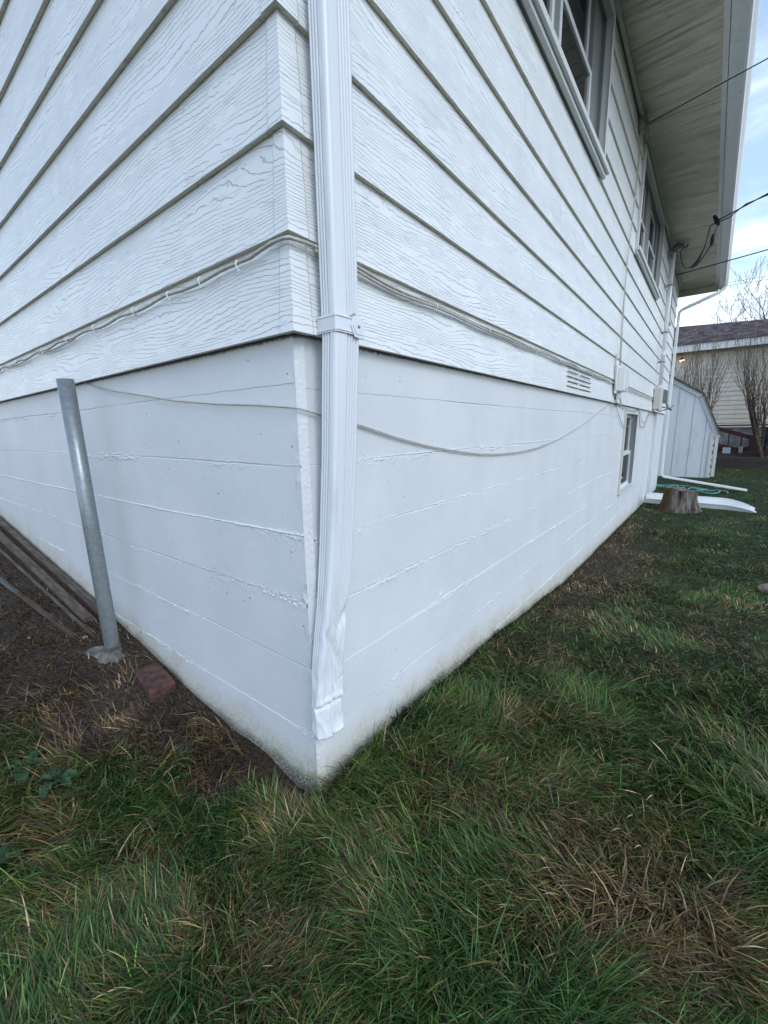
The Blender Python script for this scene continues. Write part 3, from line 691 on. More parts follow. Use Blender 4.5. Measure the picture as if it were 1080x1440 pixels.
# ---------------------------------------------------------------- post, brick, planks
post = empty('metal_post', (-1.53, -.105, -1.5), 'leaning galvanised steel post standing by the left foundation wall', 'post')
m = MB(); tp, bt = Vector((-1.562, -.118, -.012)), Vector((-1.535, -.10, -1.50)); r = .0365
n = 40; rings = []
ax = (tp-bt).normalized(); u = ax.orthogonal().normalized(); v = ax.cross(u)
for t, rr in ((0, r), (.5, r), (1, r), (1, r-.004), (.9, r-.004)): rings.append([bt.lerp(tp, t)+(u*math.cos(2*math.pi*k/n)+v*math.sin(2*math.pi*k/n))*rr for k in range(n)])
m.loft(rings, cap=False); m.build('pipe', M['galv'], post, smooth=False).data.polygons.foreach_set('use_smooth', [True]*(n*4))
m = MB(); m.tube([(-1.536, -.101, -1.465), (-1.536, -.101, -1.43)], .0415, 28); m.tube([(-1.56, -.12, -1.449), (-1.62, -.165, -1.452), (-1.635, -.176, -1.452)], [.012, .012, .006], 8); m.build('collar', M['cement'], post)
m = MB(); m.tube([(-1.536, -.101, -1.52), (-1.536, -.101, -1.466)], .044, 24); m.build('sleeve', M['cement'], post)
def mound(name, mat, parent, cx, cy, cz, rx, ry, rz_, seed, ang=0, rough=.25):
    m = MB(); nu, nv = 36, 12; vs = []
    for j in range(nv+1):
        ph = math.pi/2*(j/nv)
        for i in range(nu):
            a = 2*math.pi*i/nu
            k = 1+rough*(float(fbm(np.array(math.cos(a)*2+seed+ph), np.array(math.sin(a)*2+seed*3+ph*2), 3))-.5)*2
            x, y = math.cos(a)*math.cos(ph)*rx*k, math.sin(a)*math.cos(ph)*ry*k; z = math.sin(ph)**.7*rz_*k
            vs.append((cx+x*math.cos(ang)-y*math.sin(ang), cy+x*math.sin(ang)+y*math.cos(ang), cz+z))
    fs = [(j*nu+i, j*nu+(i+1) % nu, (j+1)*nu+(i+1) % nu, (j+1)*nu+i) for j in range(nv) for i in range(nu)]
    m.add(vs, fs); return m.build(name, mat, parent, smooth=True)
m = MB(); nu = 60; rings = []
for j_, (rr, zz) in enumerate(((1.25, -.05), (1.12, .0), (1.0, .022), (.8, .036), (.5, .045), (.2, .05), (.02, .05))):
    ring = []
    for i in range(nu):
        a = 2*math.pi*i/nu; e = 1+.55*(float(fbm(np.array(math.cos(a)*2.2+5), np.array(math.sin(a)*2.2+9), 4))-.5)*2*(rr > .3)+.9*max(0, math.cos(a-3.95))**6
        q_ = rr*e*.068; bx, by = -1.52+math.cos(a)*q_*1.25, -.125+math.sin(a)*q_*.9
        ring.append((bx, by, hg(bx, by)+zz-.022+.014*(float(vn(np.array(bx*60), np.array(by*60)))-.5)))
    rings.append(ring)
m.loft(rings); m.build('footing', M['cement'], post, smooth=True)
def blockobj(name, mat, c, sx, sy, sz, rz=0, rx=0, label='', cat='', seed=1, group=None, chip=.004):
    m = MB(); n = 9
    bm_v = []; 
    import bmesh
    b = bmesh.new(); bmesh.ops.create_cube(b, size=1.); bmesh.ops.subdivide_edges(b, edges=b.edges[:], cuts=5, use_grid_fill=True)
    for vv in b.verts:
        p = vv.co.copy(); e = sum(1 for q in p if abs(abs(q)-.5) < 1e-4)
        k = float(fbm(np.array(p.x*3+seed*7), np.array(p.y*3+p.z*2+seed), 3))-.5
        vv.co = Vector((p.x*sx, p.y*sy, p.z*sz))*(1-(.025*(e-1)))+Vector((k, -k, k))*chip*2
    R = Matrix.Rotation(rz, 4, 'Z') @ Matrix.Rotation(rx, 4, 'Y')
    me = bpy.data.meshes.new(name); b.transform(R); b.to_mesh(me); b.free(); me.materials.append(mat)
    o = bpy.data.objects.new(name, me); scn.collection.objects.link(o); o.location = c
    o.modifiers.new('b', 'BEVEL').width = .003
    return tag(o, label, cat, group)
blockobj('brick', M['brick'], (-1.165, -.052, -1.534), .255, .125, .055, rz=-.10, rx=.05, label='red brick lying against the foot of the left foundation wall', cat='brick')
def plank(name, a, b, w_, h_, mat, label, mat2=None, roll=0.):
    n = 14; m = MB(); a, b = Vector(a), Vector(b); d = (b-a); dn = d.normalized(); s_ = dn.cross(Vector((0, 0, 1))).normalized(); u = s_.cross(dn)
    rings = []
    for i in range(n+1):
        t = i/n; p = a+d*t; j = (float(vn(np.array(t*7+a.x), np.array(a.y*9)))-.5)*.008
        q = s_*math.cos(roll)+u*math.sin(roll); k = u*math.cos(roll)-s_*math.sin(roll)
        rings.append([p+q*(x*w_/2+j)+k*(z*h_/2+j) for x, z in ((-1,-.8),(-.9,-1),(.9,-1),(1,-.8),(1,.8),(.9,1),(-.9,1),(-1,.8))])
    m.loft(rings)
    if mat2: m.mi = [1 if i//8 < 10 else 0 for i in range(len(m.f))]
    return tag(m.build(name, [mat, mat2] if mat2 else mat, None), label, 'board' if 'pipe' not in name else 'pipe')
plank('wooden_board', (-5.8, -.01, -.92), (-1.98, -.005, -1.385), .045, .036, M['lumber'], 'dark weathered board lying right against the left foundation wall')
plank('wooden_board', (-5.6, -.115, -.93), (-1.93, -.085, -1.395), .052, .032, M['lumber'], 'brown weathered board lying second from the left foundation wall')
plank('metal_strip', (-5.5, -.235, -.94), (-1.76, -.125, -1.425), .018, .014, M['lumber'], 'thin rusty strip on the soil beside the weathered boards')
plank('painted_board', (-4.6, -.47, -1.05), (-1.82, -.195, -1.425), .034, .018, M['redblue'], 'thin board with faded red and blue paint, farthest from the wall', M['bluepaint'], roll=.5)
# ---------------------------------------------------------------- things on the lawn
stump = empty('tree_stump', (.61, 8.95, hg(.61, 8.95)), 'cut grey tree stump standing on the lawn in front of the white drain trough', 'tree stump')
m = MB(); zb = hg(.61, 8.9)-.06; rings = []; ns = 48
for t in np.linspace(0, 1, 14):
    ring = []
    for i in range(ns):
        a = 2*math.pi*i/ns; fl = .25+.10*(1-t)**2.5*(1+.5*math.sin(a*3+1)+(.6 if math.cos(a-3.3) > .6 else 0)) + .02*math.sin(a*9+t)+.015*float(vn(np.array(a*5.), np.array(t*3.)))
        ring.append((.63+math.cos(a)*fl, 8.98+math.sin(a)*fl, zb+t*(.47+.03*math.cos(a+2.6)+.012*math.sin(a*5))))
    rings.append(ring)
m.loft(rings); 
def barkm():
    t = NT('stump_bark', (.2,.18,.16), .95, spec=.1); P, x, y, z = t.pos()
    n = t.noise(t.comb(t.math('MULTIPLY', x, 9.), t.math('MULTIPLY', y, 9.), t.math('MULTIPLY', z, 2.)), 1., 6, .7)
    c = t.mix(t.ss(n, .35, .65), (.05,.04,.03), (.24,.22,.20)); c = t.mix(t.math('MULTIPLY', t.ss(x, .62, .42), t.ss(n, .2, .6)), c, (.10,.065,.025))
    t.color(c); t.normal(t.bump(n, .05)); return t.m
M['stump'] = barkm()
m.build('stump_trunk', M['stump'], stump)
m = MB(); m.add([(x+0, y, z+.004) for x, y, z in [(.63+(p[0]-.63)*.9, 8.98+(p[1]-8.98)*.9, p[2]) for p in rings[-1]]], [tuple(range(ns))]); m.build('cut_face', simple('cut_wood', (.20,.15,.10), .9, var=.5, scale=15, bump=.006), stump)
# drain trough: open channel from the wall past the stump
def trough():
    t = empty('drain_trough', (.8, 9.85, -1.92), 'long white plastic drainage trough lying on the lawn from the foundation past the stump', 'trough')
    m = MB(); rings = []
    for s_ in np.linspace(0, 1, 30):
        x = -.02+1.82*s_; y = 9.80-.10*s_-.45*max(0, s_-.72)**1.5*2; wd = .30; h_ = .17*(1-.75*max(0, (s_-.72)/.28)**2); zb = -1.925-.01*s_
        rings.append([(x, y-wd/2*.9, zb+h_*.55), (x, y-wd/2*.8, zb+.01), (x, y-wd*.3, zb), (x, y+wd*.3, zb), (x, y+wd/2, zb+.03), (x, y+wd/2+.06, zb+h_),
                      (x, y+wd/2+.072, zb+h_), (x, y+wd/2+.012, zb+.02), (x, y+wd*.3, zb-.012), (x, y-wd*.3, zb-.012), (x, y-wd/2*.8-.012, zb), (x, y-wd/2*.9-.014, zb+h_*.55)])
    m.loft(rings); m.build('channel', M['vinyl'], t, smooth=False)
    m = MB(); m.tube([Vector(r[0])+Vector((0, -.006, 0)) for r in rings], .016, 8); m.tube([Vector(r[5])+Vector((0, .006, 0)) for r in rings], .014, 8); m.build('rim', M['vinyl'], t, smooth=True)
trough()
def hose():
    m = MB(); pts = []
    for i in range(150):
        a = i*.22; r_h = .27+.05*math.sin(i*.13); pts.append((.78+.55*math.cos(a*.11)-.15+math.cos(a)*r_h, 12.1+.5*math.sin(a*.07)+math.sin(a)*r_h, hg(.8, 12.1)+.035+.02*math.sin(i*.5)+.0004*i))
    m.tube(pts, .017, 7); tag(m.build('garden_hose', M['hose'], None, smooth=True), 'teal garden hose lying in loops on the grass behind the stump', 'hose')
hose()
def rock(c, r, label, seed, mat=None, sq=(1,.7,.5), group=None):
    m = MB(); nu, nv = 20, 12; vs = []
    for j in range(nv+1):
        ph = math.pi*(j/nv)-math.pi/2
        for i in range(nu):
            a = 2*math.pi*i/nu; k = .8+.5*float(fbm(np.array(math.cos(a)*1.7+seed+math.sin(ph)), np.array(math.sin(a)*1.7+seed*2.1-math.sin(ph)), 3))
            vs.append((c[0]+math.cos(a)*math.cos(ph)*r*k*sq[0], c[1]+math.sin(a)*math.cos(ph)*r*k*sq[1], c[2]+math.sin(ph)*r*k*sq[2]))
    fs = [(j*nu+i, j*nu+(i+1) % nu, (j+1)*nu+(i+1) % nu, (j+1)*nu+i) for j in range(nv) for i in range(nu)]
    m.add(vs, fs); return tag(m.build('stone', mat or M['stone'], None, smooth=True), label, 'stone', group)
rock((1.60, 4.18, hg(1.6, 4.2)+.035), .11, 'pale tan stone on the open lawn at the right edge', 3, sq=(1.1,.6,.45))
rock((1.38, 13.6, hg(1.4, 13.6)+.02), .14, 'flat tan stone on the grass beyond the downspout extension', 5, sq=(1.3,.7,.4))
for i in range(5):
    x = -1.72+random.uniform(-.35, .5); y = random.uniform(-.45, -.12); rock((x, y, hg(x, y)+.006), random.uniform(.008, .018), 'small stone in the bare soil around the steel post', i+20, M['stone'], group='small stones near the post')
rock((-.13, -.015, -1.66), .035, 'grey stone in the washed-out soil at the foundation corner', 51, M['cement'])
# ---------------------------------------------------------------- shed
shed = empty('garden_shed', (-.9, 17.4, -2.0), 'white barn-shaped wooden garden shed with vertical boards behind the house', 'shed')
sx = -.95
half = [(2.03, -2.05), (2.03, -.42), (1.52, .66), (.0, 1.66)]
prof = [(sx+a, b) for a, b in half]+[(sx-a, b) for a, b in reversed(half[:-1])]
m = MB(); nn = len(prof); ya, yb = 16.45, 19.2
m.add([(a, ya, b) for a, b in prof]+[(a, yb, b) for a, b in prof], [tuple(range(nn)), tuple(range(nn, 2*nn))[::-1]]+[(i, (i+1) % nn, nn+(i+1) % nn, nn+i)[::-1] for i in range(nn)])
m.build('wall', M['shed'], shed)
m = MB()
for x in (-2.4, -2.02, -1.6, -1.2, -.8, -.4, .03, .45, .83):
    zt = np.interp(abs(x-sx), [0, 1.52, 2.03], [1.66, .66, -.42])-.1; m.box(x-.005, x+.005, ya-.006, ya-.001, -1.98, zt)
m.build('board_gap', simple('board_gap_shadow', (.34,.37,.40), .8, bump=0), shed)
rp = [(2.16, -.62), (1.60, .70), (.0, 1.75)]
m = MB(); o2 = [(sx+a, b) for a, b in rp]+[(sx-a, b) for a, b in reversed(rp[:-1])]
for (p, q) in zip(o2[:-1], o2[1:]):
    d = Vector((q[0]-p[0], 0, q[1]-p[1])).normalized(); nrm = Vector((-d.z, 0, d.x)); nrm = nrm if nrm.z > 0 or nrm.x*(p[0]-sx) > 0 else -nrm
    P, Q = Vector((p[0], 0, p[1])), Vector((q[0], 0, q[1]))
    vs = [v_+Vector((0, yy, 0)) for yy in (ya-.09, yb+.1) for v_ in (P, Q, Q+nrm*.045, P+nrm*.045)]
    m.add(vs, [(0,1,2,3),(7,6,5,4),(0,4,5,1),(1,5,6,2),(2,6,7,3),(3,7,4,0)])
m.build('roof', M['roof'], shed)
m = MB()
for (p, q) in zip(o2[:-1], o2[1:]): m.bar((p[0]*.985+sx*.015, ya-.02, p[1]-.075), (q[0]*.985+sx*.015, ya-.02, q[1]-.075), .03, .13, up=Vector((0, 0, 1)))
m.build('trim', M['trim'], shed)
m = MB(); m.box(.98, 1.10, ya-.03, ya-.002, -1.98, -.50); m.box(1.115, 1.20, ya-.012, ya+.04, -1.95, -.52); m.build('corner_board', M['trim'], shed)
for i in range(6):
    z = -1.9+i*.22+random.uniform(0, .05); box('peeled_patch', M['lumber'], shed, 1.07, 1.07+random.uniform(.015, .03), ya-.034, ya-.031, z, z+random.uniform(.04, .12))
# ---------------------------------------------------------------- neighbour house
nb = empty('neighbour_house', (3, 26, -1.9), 'beige-sided neighbouring house with a brown shingle roof beyond the bare shrubs', 'house')
def nb_siding():
    t = NT('beige_lap_siding', (.42,.40,.37), .6); P, x, y, z = t.pos(); f = t.math('FRACT', t.math('DIVIDE', z, .2))
    t.color(t.mix(t.ss(t.noise(P, 3., 4, .6), .3, .7), (.64,.58,.49), (.74,.68,.58))); return t.m
nbm = nb_siding(); YN = 24.0
m = MB()
for k in range(18):
    z0 = -.42+k*.2; m.add([(-8, YN-.022, z0), (14, YN-.022, z0), (14, YN, z0+.2), (-8, YN, z0+.2), (-8, YN+.0, z0), (14, YN+.0, z0)], [(0,1,2,3), (4,5,1,0)])
m.box(-8, 14, YN+.002, YN+8, -.42, 3.2); m.build('wall', nbm, nb)
m = MB(); m.box(-7.95, 13.95, YN+.05, YN+7.9, -2.2, -.422); m.build('foundation', simple('pale_block', (.26,.24,.25), .9, var=.25, scale=4), nb)
m = MB(); m.box(-8.5, 14.5, YN-.62, YN-.59, 2.98, 3.28); m.build('fascia', M['trim'], nb)
m = MB(); m.box(-8.5, 14.5, YN-.585, YN-.001, 3.03, 3.06); m.build('soffit', M['beige'], nb)
def shingle():
    t = NT('neighbour_shingle', (.11,.09,.09), .95, spec=.1); P, x, y, z = t.pos()
    r_ = t.math('FLOOR', t.math('MULTIPLY', y, 5.)); n = t.noise(t.comb(t.math('MULTIPLY', x, 1.6), t.math('MULTIPLY', r_, 3.7), 0.), 1.6, 3, .6)
    t.color(t.mix(t.ss(n, .35, .65), (.055,.045,.05), (.15,.12,.12))); t.normal(t.bump(n, .02)); return t.m
m = MB(); zl, zrr = 5.15, 4.15
vs = [(-8.6, YN-.68, 3.29), (14.6, YN-.68, 3.29), (14.6, YN+4, zrr-.75), (6, YN+4, 4.24), (-8.6, YN+4, 5.35)]
rl = [(-8.6, YN+8.6, 3.29), (14.6, YN+8.6, 3.29)]
m.add(vs+rl, [(0,1,2,3,4), (4,3,2,6,5), (0,4,5), (1,6,2), (0,5,6,1)]); m.build('roof', shingle(), nb)
lp = empty('glint_stand_in', (-.55, YN-.1, 2.6), None, None); lp.parent = nb; lp.matrix_parent_inverse = Matrix.Translation(nb.location).inverted()  # added glowing piece standing in for a warm sun glint
le = NT('glint_glow', (.9,.6,.3), .4); le.b.inputs['Emission Color'].default_value = (1., .62, .25, 1); le.b.inputs['Emission Strength'].default_value = 3.
m = MB(); m.tube([(-.52, YN-.18, 2.66), (-.35, YN-.18, 2.70)], .022, 8); m.build('glint_tube', le.m, lp)
m = MB(); m.box(-.5, -.38, YN-.14, YN-.023, 2.70, 2.80); m.build('glint_base', M['dark'], lp)
# retaining wall, bank, stairs and clutter in front of it
rw = empty('retaining_wall', (4, 21.5, -2.0), 'low dark timber retaining wall at the back of the lawn beyond the shed', 'retaining wall')
for k in range(2):
    m = MB(); m.box(1.25, 12, 21.5+.02*k, 21.72, -2.06+k*.22, -1.845+k*.22); m.build('timber', M['lumber2'], rw, bevel=.01)
m = MB(); n = 60
xs_ = np.linspace(1.1, 12, 60); 
for i in range(len(xs_)-1):
    a, b = xs_[i], xs_[i+1]; za, zb_ = [float(fbm(np.array(q*1.5), np.array(2.), 3))*.14 for q in (a, b)]
    m.add([(a, 21.73, -1.64), (b, 21.73, -1.64), (b, 22.6, -1.50+zb_), (a, 22.6, -1.50+za), (b, 24.1, -1.35+zb_), (a, 24.1, -1.35+za)], [(0,1,2,3), (3,2,4,5)])
bk = m.build('soil_bank', M['soil'], None, smooth=True); tag(bk, kind='structure')
def stairs():
    t = empty('deck_stairs', (1.8, 22.8, -1.5), 'dark brown wooden deck stairs with slanted handrail behind the shed', 'stairs')
    m = MB(); m.bar((1.10, 22.9, -.42), (2.5, 22.9, -.90), .06, .17); m.build('handrail', M['deck'], t)
    m = MB(); m.bar((1.05, 22.9, -1.15), (2.9, 22.9, -1.72), .06, .24); m.build('stringer', M['deck'], t)
    for x, zt in ((1.27, -.55), (1.62, -.65), (2.05, -.75), (2.35, -.86)):
        m = MB(); m.box(x-.025, x+.025, 22.87, 22.93, -1.6, zt); m.build('baluster', M['dark'], t)
    m = MB(); m.box(2.30, 2.62, 22.7, 22.85, -1.7, -.75); m.build('newel_panel', M['deck'], t)
    m = MB(); m.box(1.05, 3.8, 23.2, 23.27, -.36, -.30); m.build('deck_edge', M['dark'], t)
stairs()
def clutter():
    t = empty('utility_trailer', (3.6, 22.7, -1.5), 'dark blue covered trailer parked behind the bare shrub', 'trailer')
    m = MB(); m.box(2.75, 5.2, 22.75, 23.7, -1.30, -.42); m.build('body', simple('navy_tarp', (.012,.022,.04), .6, var=.5, scale=3, bump=.01), t, bevel=.05)
    m = MB(); m.bar((2.6, 22.7, -.85), (5.2, 22.7, -.85), .05, .08); m.bar((2.6, 22.7, -1.38), (5.2, 22.7, -1.38), .05, .09); m.build('frame_rail', M['deck'], t)
    for x in (3.1, 4.4):
        m = MB(); m.tube([(x, 22.62, -1.32), (x, 22.74, -1.32)], .22, 20); m.build('wheel', M['black'], t)
    t2 = tag(box('plastic_bin', simple('white_plastic', (.5,.52,.54), .5), None, 1.45, 1.72, 22.35, 22.6, -1.56, -1.26, bevel=.02), 'small pale plastic bin under the deck stairs', 'bin')
    t3 = tag(box('storage_box', simple('pale_grey_plastic', (.34,.35,.37), .5), None, 1.98, 2.12, 22.5, 22.62, -1.54, -1.22, bevel=.02), 'narrow grey box standing beside the pale bin under the stairs', 'box')
clutter()
# ---------------------------------------------------------------- bare shrubs and trees
def grow(m, p, d, L, r, depth, spread, up, rnd, segs=4, n=5, minr=.004, kids=3):
    pts = [p.copy()]; rs = [r]; q = p.copy(); dd = d.normalized()
    for i in range(segs):
        dd = (dd+Vector((rnd.uniform(-1,1), rnd.uniform(-1,1), rnd.uniform(-1,1)))*.13+Vector((0,0,up*.08))).normalized()
        q = q+dd*L/segs; pts.append(q.copy()); rs.append(max(minr, r*(1-.5*(i+1)/segs)))
    m.tube(pts, rs, n if depth > 1 else 3, cap=False)
    if depth <= 0: return
    for k in range(kids):
        i = rnd.randint(1, segs) if k else segs; pp = pts[i]
        sdv = Vector((rnd.uniform(-1,1), rnd.uniform(-1,1), rnd.uniform(-.4,1))).normalized()
        nd = (dd*(1-spread)+sdv*spread).normalized()
        grow(m, pp, nd, L*rnd.uniform(.55,.85), rs[i]*rnd.uniform(.55,.75), depth-1, spread, up, rnd, segs, n, minr, kids)
def shrub(x, y, z, hgt_, nst, label, seed, lean=.35, rb=.045, base=.2, group=None, low=0.):
    t = empty('bare_shrub', (x, y, z), label, 'shrub'); rnd = random.Random(seed)
    m = MB()
    st = []
    for i in range(nst):
        a = rnd.uniform(0, 2*math.pi); r0 = rnd.uniform(0, base)
        p = Vector((x+math.cos(a)*r0, y+math.sin(a)*r0*.6, z)); d = Vector((math.cos(a)*lean*rnd.uniform(.3,1.2), math.sin(a)*lean*.5, 1)).normalized()
        H = hgt_*rnd.uniform(.42, .55); pts = [p]; rs = [rb*rnd.uniform(.6, 1.1)]; q = p
        for k in range(6):
            d = (d+Vector((rnd.uniform(-1,1)*.09, rnd.uniform(-1,1)*.06, .12))).normalized(); q = q+d*H/6; pts.append(q); rs.append(rs[0]*(1-.11*(k+1)))
        m.tube(pts, rs, 6, cap=False); st.append((pts, rs, d))
    m.build('trunk', M['bark'], t, smooth=True)
    m = MB()
    for pts, rs, d in st:
        for k in range(8):
            i = rnd.randint(2, 6); dd = (d+Vector((rnd.uniform(-1,1)*.32, rnd.uniform(-1,1)*.3, .4))).normalized()
            grow(m, pts[i], dd, hgt_*rnd.uniform(.3, .52), rs[i]*rnd.uniform(.25,.45), 1, .28, 1.1, rnd, 4, 4, .0055, 4)
    m.build('twigs', M['twig'], t)
shrub(2.75, 21.9, -1.62, 4.5, 9, 'tall bare multi-stemmed shrub at the right edge of the lawn', 5, .62, .075, base=.12)
shrub(.35, 21.0, -2.0, 4.6, 8, 'bare upright shrub rising behind the white shed', 9, .42, .04)
shrub(4.4, 21.9, -1.62, 4.4, 7, 'bare shrub farther right beyond the multi-stemmed one', 15, .30, .05)
def tree(x, y, z, label, seed):
    t = empty('bare_tree', (x, y, z), label, 'tree'); rnd = random.Random(seed)
    m = MB(); trunk = [Vector((x, y, z)), Vector((x+.1, y, z+2)), Vector((x, y, z+4)), Vector((x-.1, y, z+5.5))]; m.tube(trunk, [.24, .2, .17, .14], 10); m.build('trunk', M['bark'], t, smooth=True)
    m = MB()
    for i in range(11):
        a = rnd.uniform(0, 2*math.pi) if i > 5 else math.pi+rnd.uniform(-.7, .7)
        grow(m, trunk[-1]+Vector((0, 0, rnd.uniform(-2.2, .3))), Vector((math.cos(a), math.sin(a), rnd.uniform(.15, 1.0))), rnd.uniform(1.7, 2.6), .075, 4, .48, .35, rnd, 4, 4, .008, 3)
    m.build('crown', M['twigred'], t)
tree(4.6, 29.5, -1.9, 'bare reddish tree against the sky beyond the neighbouring roof', 3)
# ---------------------------------------------------------------- broad-leaved weeds
def weed(x, y, n, r, label, seed, mat='leaf'):
    rnd = random.Random(seed); z = hg(x, y); t = empty('leafy_weed', (x, y, z), label, 'plant', 'broad-leaved weeds in the left lawn')
    m = MB()
    for i in range(n):
        a = 2*math.pi*i/n+rnd.uniform(-.3, .3); L = r*rnd.uniform(.6, 1.1); wd = L*rnd.uniform(.26, .36); st = []
        K = 9; vs = []
        for k in range(K+1):
            s_ = k/K; rr = L*s_; zz = .03+.03*math.sin(s_*2.3)-.02*s_*s_; wv = wd*1.15*(max(0, math.sin(math.pi*min(1, max(0, s_-.15)/.85)))**.55+(.1 if s_ < .3 else 0))
            for q in (-1, -.5, 0, .5, 1):
                vs.append((x+math.cos(a)*rr-math.sin(a)*wv*q/1.6, y+math.sin(a)*rr+math.cos(a)*wv*q/1.6, z+zz+abs(q)*.010*math.sin(s_*3)+.004*math.sin(s_*20+q*5)))
        m.add(vs, [(k*5+j, k*5+j+1, (k+1)*5+j+1, (k+1)*5+j) for k in range(K) for j in range(4)])
    m.build('leaves', M[mat], t, smooth=True)
weed(-.97, -.62, 7, .095, 'rosette of broad dark green leaves at the far left edge of the lawn', 1)
weed(-.82, -.56, 6, .08, 'broad-leaved weed to the right of the leaf rosette at the left edge', 2)
weed(-.60, -.78, 5, .09, 'small broad-leaved weed lowest at the left edge of the grass', 3)
# ---------------------------------------------------------------- grass
def sm(x, a, b): t = np.clip((x-a)/(b-a), 0, 1); return t*t*(3-2*t)
def blades(name, n, seed, label, mode):
    g = np.random.default_rng(seed)
    th = g.uniform(math.radians(-104), math.radians(12), n)      # heading from +Y, clockwise towards +X
    D = np.exp(g.uniform(math.log(.55), math.log(22.), n))
    X = CAM.x+D*np.sin(th); Y = CAM.y+D*np.cos(th)
    inside = (X < -.028) & (Y > .020)
    keep = ~inside & (Y < 21.4) & ~((X < 1.15) & (Y > 16.3))
    # keep out of the stump, trough
    keep &= np.hypot(X-.63, Y-8.98) > .40
    keep &= ~((X > 0) & (X < 1.75) & (np.abs(Y-9.85) < .22))
    keep &= np.hypot(X+1.52, Y+.11) > .10
    keep &= ~((X > -1.29) & (X < -1.03) & (Y > -.13))
    keep &= ~((X < -1.95) & (Y > -.14) & (g.random(n) < .9))
    X, Y, D = X[keep], Y[keep], D[keep]; n = len(X)
    dirt = dirtness(X, Y)
    if mode:
        kq = (dirt > .25) & (X > -7) & (g.random(n) < (fbm(X*4+2, Y*4+1, 3) > .42)*.8+.2)
        X, Y, D, dirt = X[kq], Y[kq], D[kq], dirt[kq]; n = len(X)
    pn = fbm(X*2.2+3, Y*2.2, 4); pn2 = fbm(X*7+31, Y*7+5, 3)
    # dry patches seen in the lawn
    dry = np.zeros(n)
    for cx, cy, rx, ry, am in ((.16, 4.5, .42, 1.9, 1.8), (.15, 2.6, .14, .8, .5), (.40, 1.55, .22, .28, .75), (.92, .22, .24, .22, 1.1), (.70, .36, .17, .2, .6), (.42, .38, .18, .16, .5),
                               (1.12, 2.45, .22, .3, .5), (.22, -.38, .12, .1, .7), (-.62, -.64, .18, .14, .75), (1.0, 1.2, .25, .25, .35), (1.25, 3.5, .3, .5, .35), (.5, 6.3, .5, .5, .4), (-.05, -.12, .12, .09, .35), (.04, 7.2, .25, 1.6, .8)):
        dry = np.maximum(dry, am*np.exp(-((X-cx)/rx)**2-((Y-cy)/ry)**2))
    dry = np.clip(dry+(pn-.5)*1.3+(pn2-.5)*.7, 0, 1)
    thin = g.random(n)
    keep = thin < (1-.05*dirt)
    # bare soil spots
    bare = sm(fbm(X*3.3+9, Y*3.3+2, 3), .50, .66)*dirt
    keep &= g.random(n) > bare*.6
    keep &= g.random(n) > .9*1.1*np.exp(-(((X+.17)/.15)**2)**1.5-(((Y+.02)/.065)**2)**1.5)
    X, Y, D, dirt, pn, pn2, dry = [q[keep] for q in (X, Y, D, dirt, pn, pn2, dry)]; n = len(X)
    nearwall = np.exp(-((X-.12)/.2)**2-((Y-4.2)/1.5)**2); kk = g.random(n) > nearwall*.15
    X, Y, D, dirt, pn, pn2, dry = [q[kk] for q in (X, Y, D, dirt, pn, pn2, dry)]; n = len(X)
    clump = sm(fbm(X*8+5, Y*8+77, 2), .35, .7); kk = ~((dirt > .5) & (g.random(n) > .35+.65*clump))
    X, Y, D, dirt, pn, pn2, dry, clump = [q[kk] for q in (X, Y, D, dirt, pn, pn2, dry, clump)]; n = len(X)
    lush = sm(fbm(X*1.7+50, Y*1.7+8, 3), .4, .62)
    L = g.uniform(.045, .115, n)*(1+.35*lush)*np.interp(D, [0, 1.8, 3.2, 6, 20], [1.1, 1.0, .70, .50, .42])
    L = np.where(dirt > .5, L*.85, L); L = np.where(g.random(n) < .035, L*1.5, L)
    # combed direction field with tufts
    ang = fbm(X*1.6+7, Y*1.6+3, 2)*7+fbm(X*6, Y*6+40, 2)*4+g.normal(0, .48, n)
    ang = np.where(g.random(n) < .14, g.uniform(0, 2*np.pi, n), ang)
    # lean away from the wall when rooted right beside it
    nearR = (X < .07) & (Y > 0); ang = np.where(nearR, g.normal(-.5, 1.3, n), ang)
    nearL = (Y > -.06) & (X < 0); ang = np.where(nearL, -np.pi/2+g.normal(0, .7, n), ang)
    t0 = g.uniform(.15, 1.1, n); t1 = t0+g.uniform(.5, 1.3, n)
    t0 = np.where(dirt > .5, g.uniform(.35, 1.35, n), t0); t1 = np.where(dirt > .5, t0+g.uniform(.1, .9, n), t1)
    nw = nearR | nearL; up_ = nw & (dirt < .5) & (fbm(X*9, Y*9, 2) > .5); t0 = np.where(up_, t0*.6, t0); t1 = np.where(up_, t0+.8, t1); L = np.where(up_ & nearR, L*1.15, L)
    t1 = np.minimum(t1, 1.95)
    ws = np.interp(D, [0, 1.5, 4, 8, 20], [.0017, .0021, .0032, .006, .013])*g.uniform(.6, 1.35, n)
    ws = np.where(lush > .5, ws*1.2, ws)
    # colour
    isdry = g.random(n) < np.clip(.07+dry*.95+dirt*.9, 0, .97)
    c1 = np.array([.022,.072,.013]); c2 = np.array([.090,.135,.022]); c3 = np.array([.062,.108,.034])
    k = np.clip(pn2*1.6-.3+g.normal(0, .2, n), 0, 1)[:, None]; col = c1*(1-k)+c2*k
    k2 = (g.random(n) < .3)[:, None]; col = np.where(k2, c3*(.8+.5*g.random((n, 1))), col)
    s1 = np.array([.24,.165,.080]); s2 = np.array([.115,.070,.038]); s3 = np.array([.30,.23,.135]); s4 = np.array([.16,.12,.028])
    rr = g.random(n)[:, None]; sc = np.where(rr < .38, s2, np.where(rr < .72, s1, np.where(rr < .80, s3, s4)))
    dd_ = dirt[:, None] > .5
    sc = np.where(dd_ & (g.random((n, 1)) < .45), np.array([.085,.062,.048]), sc)
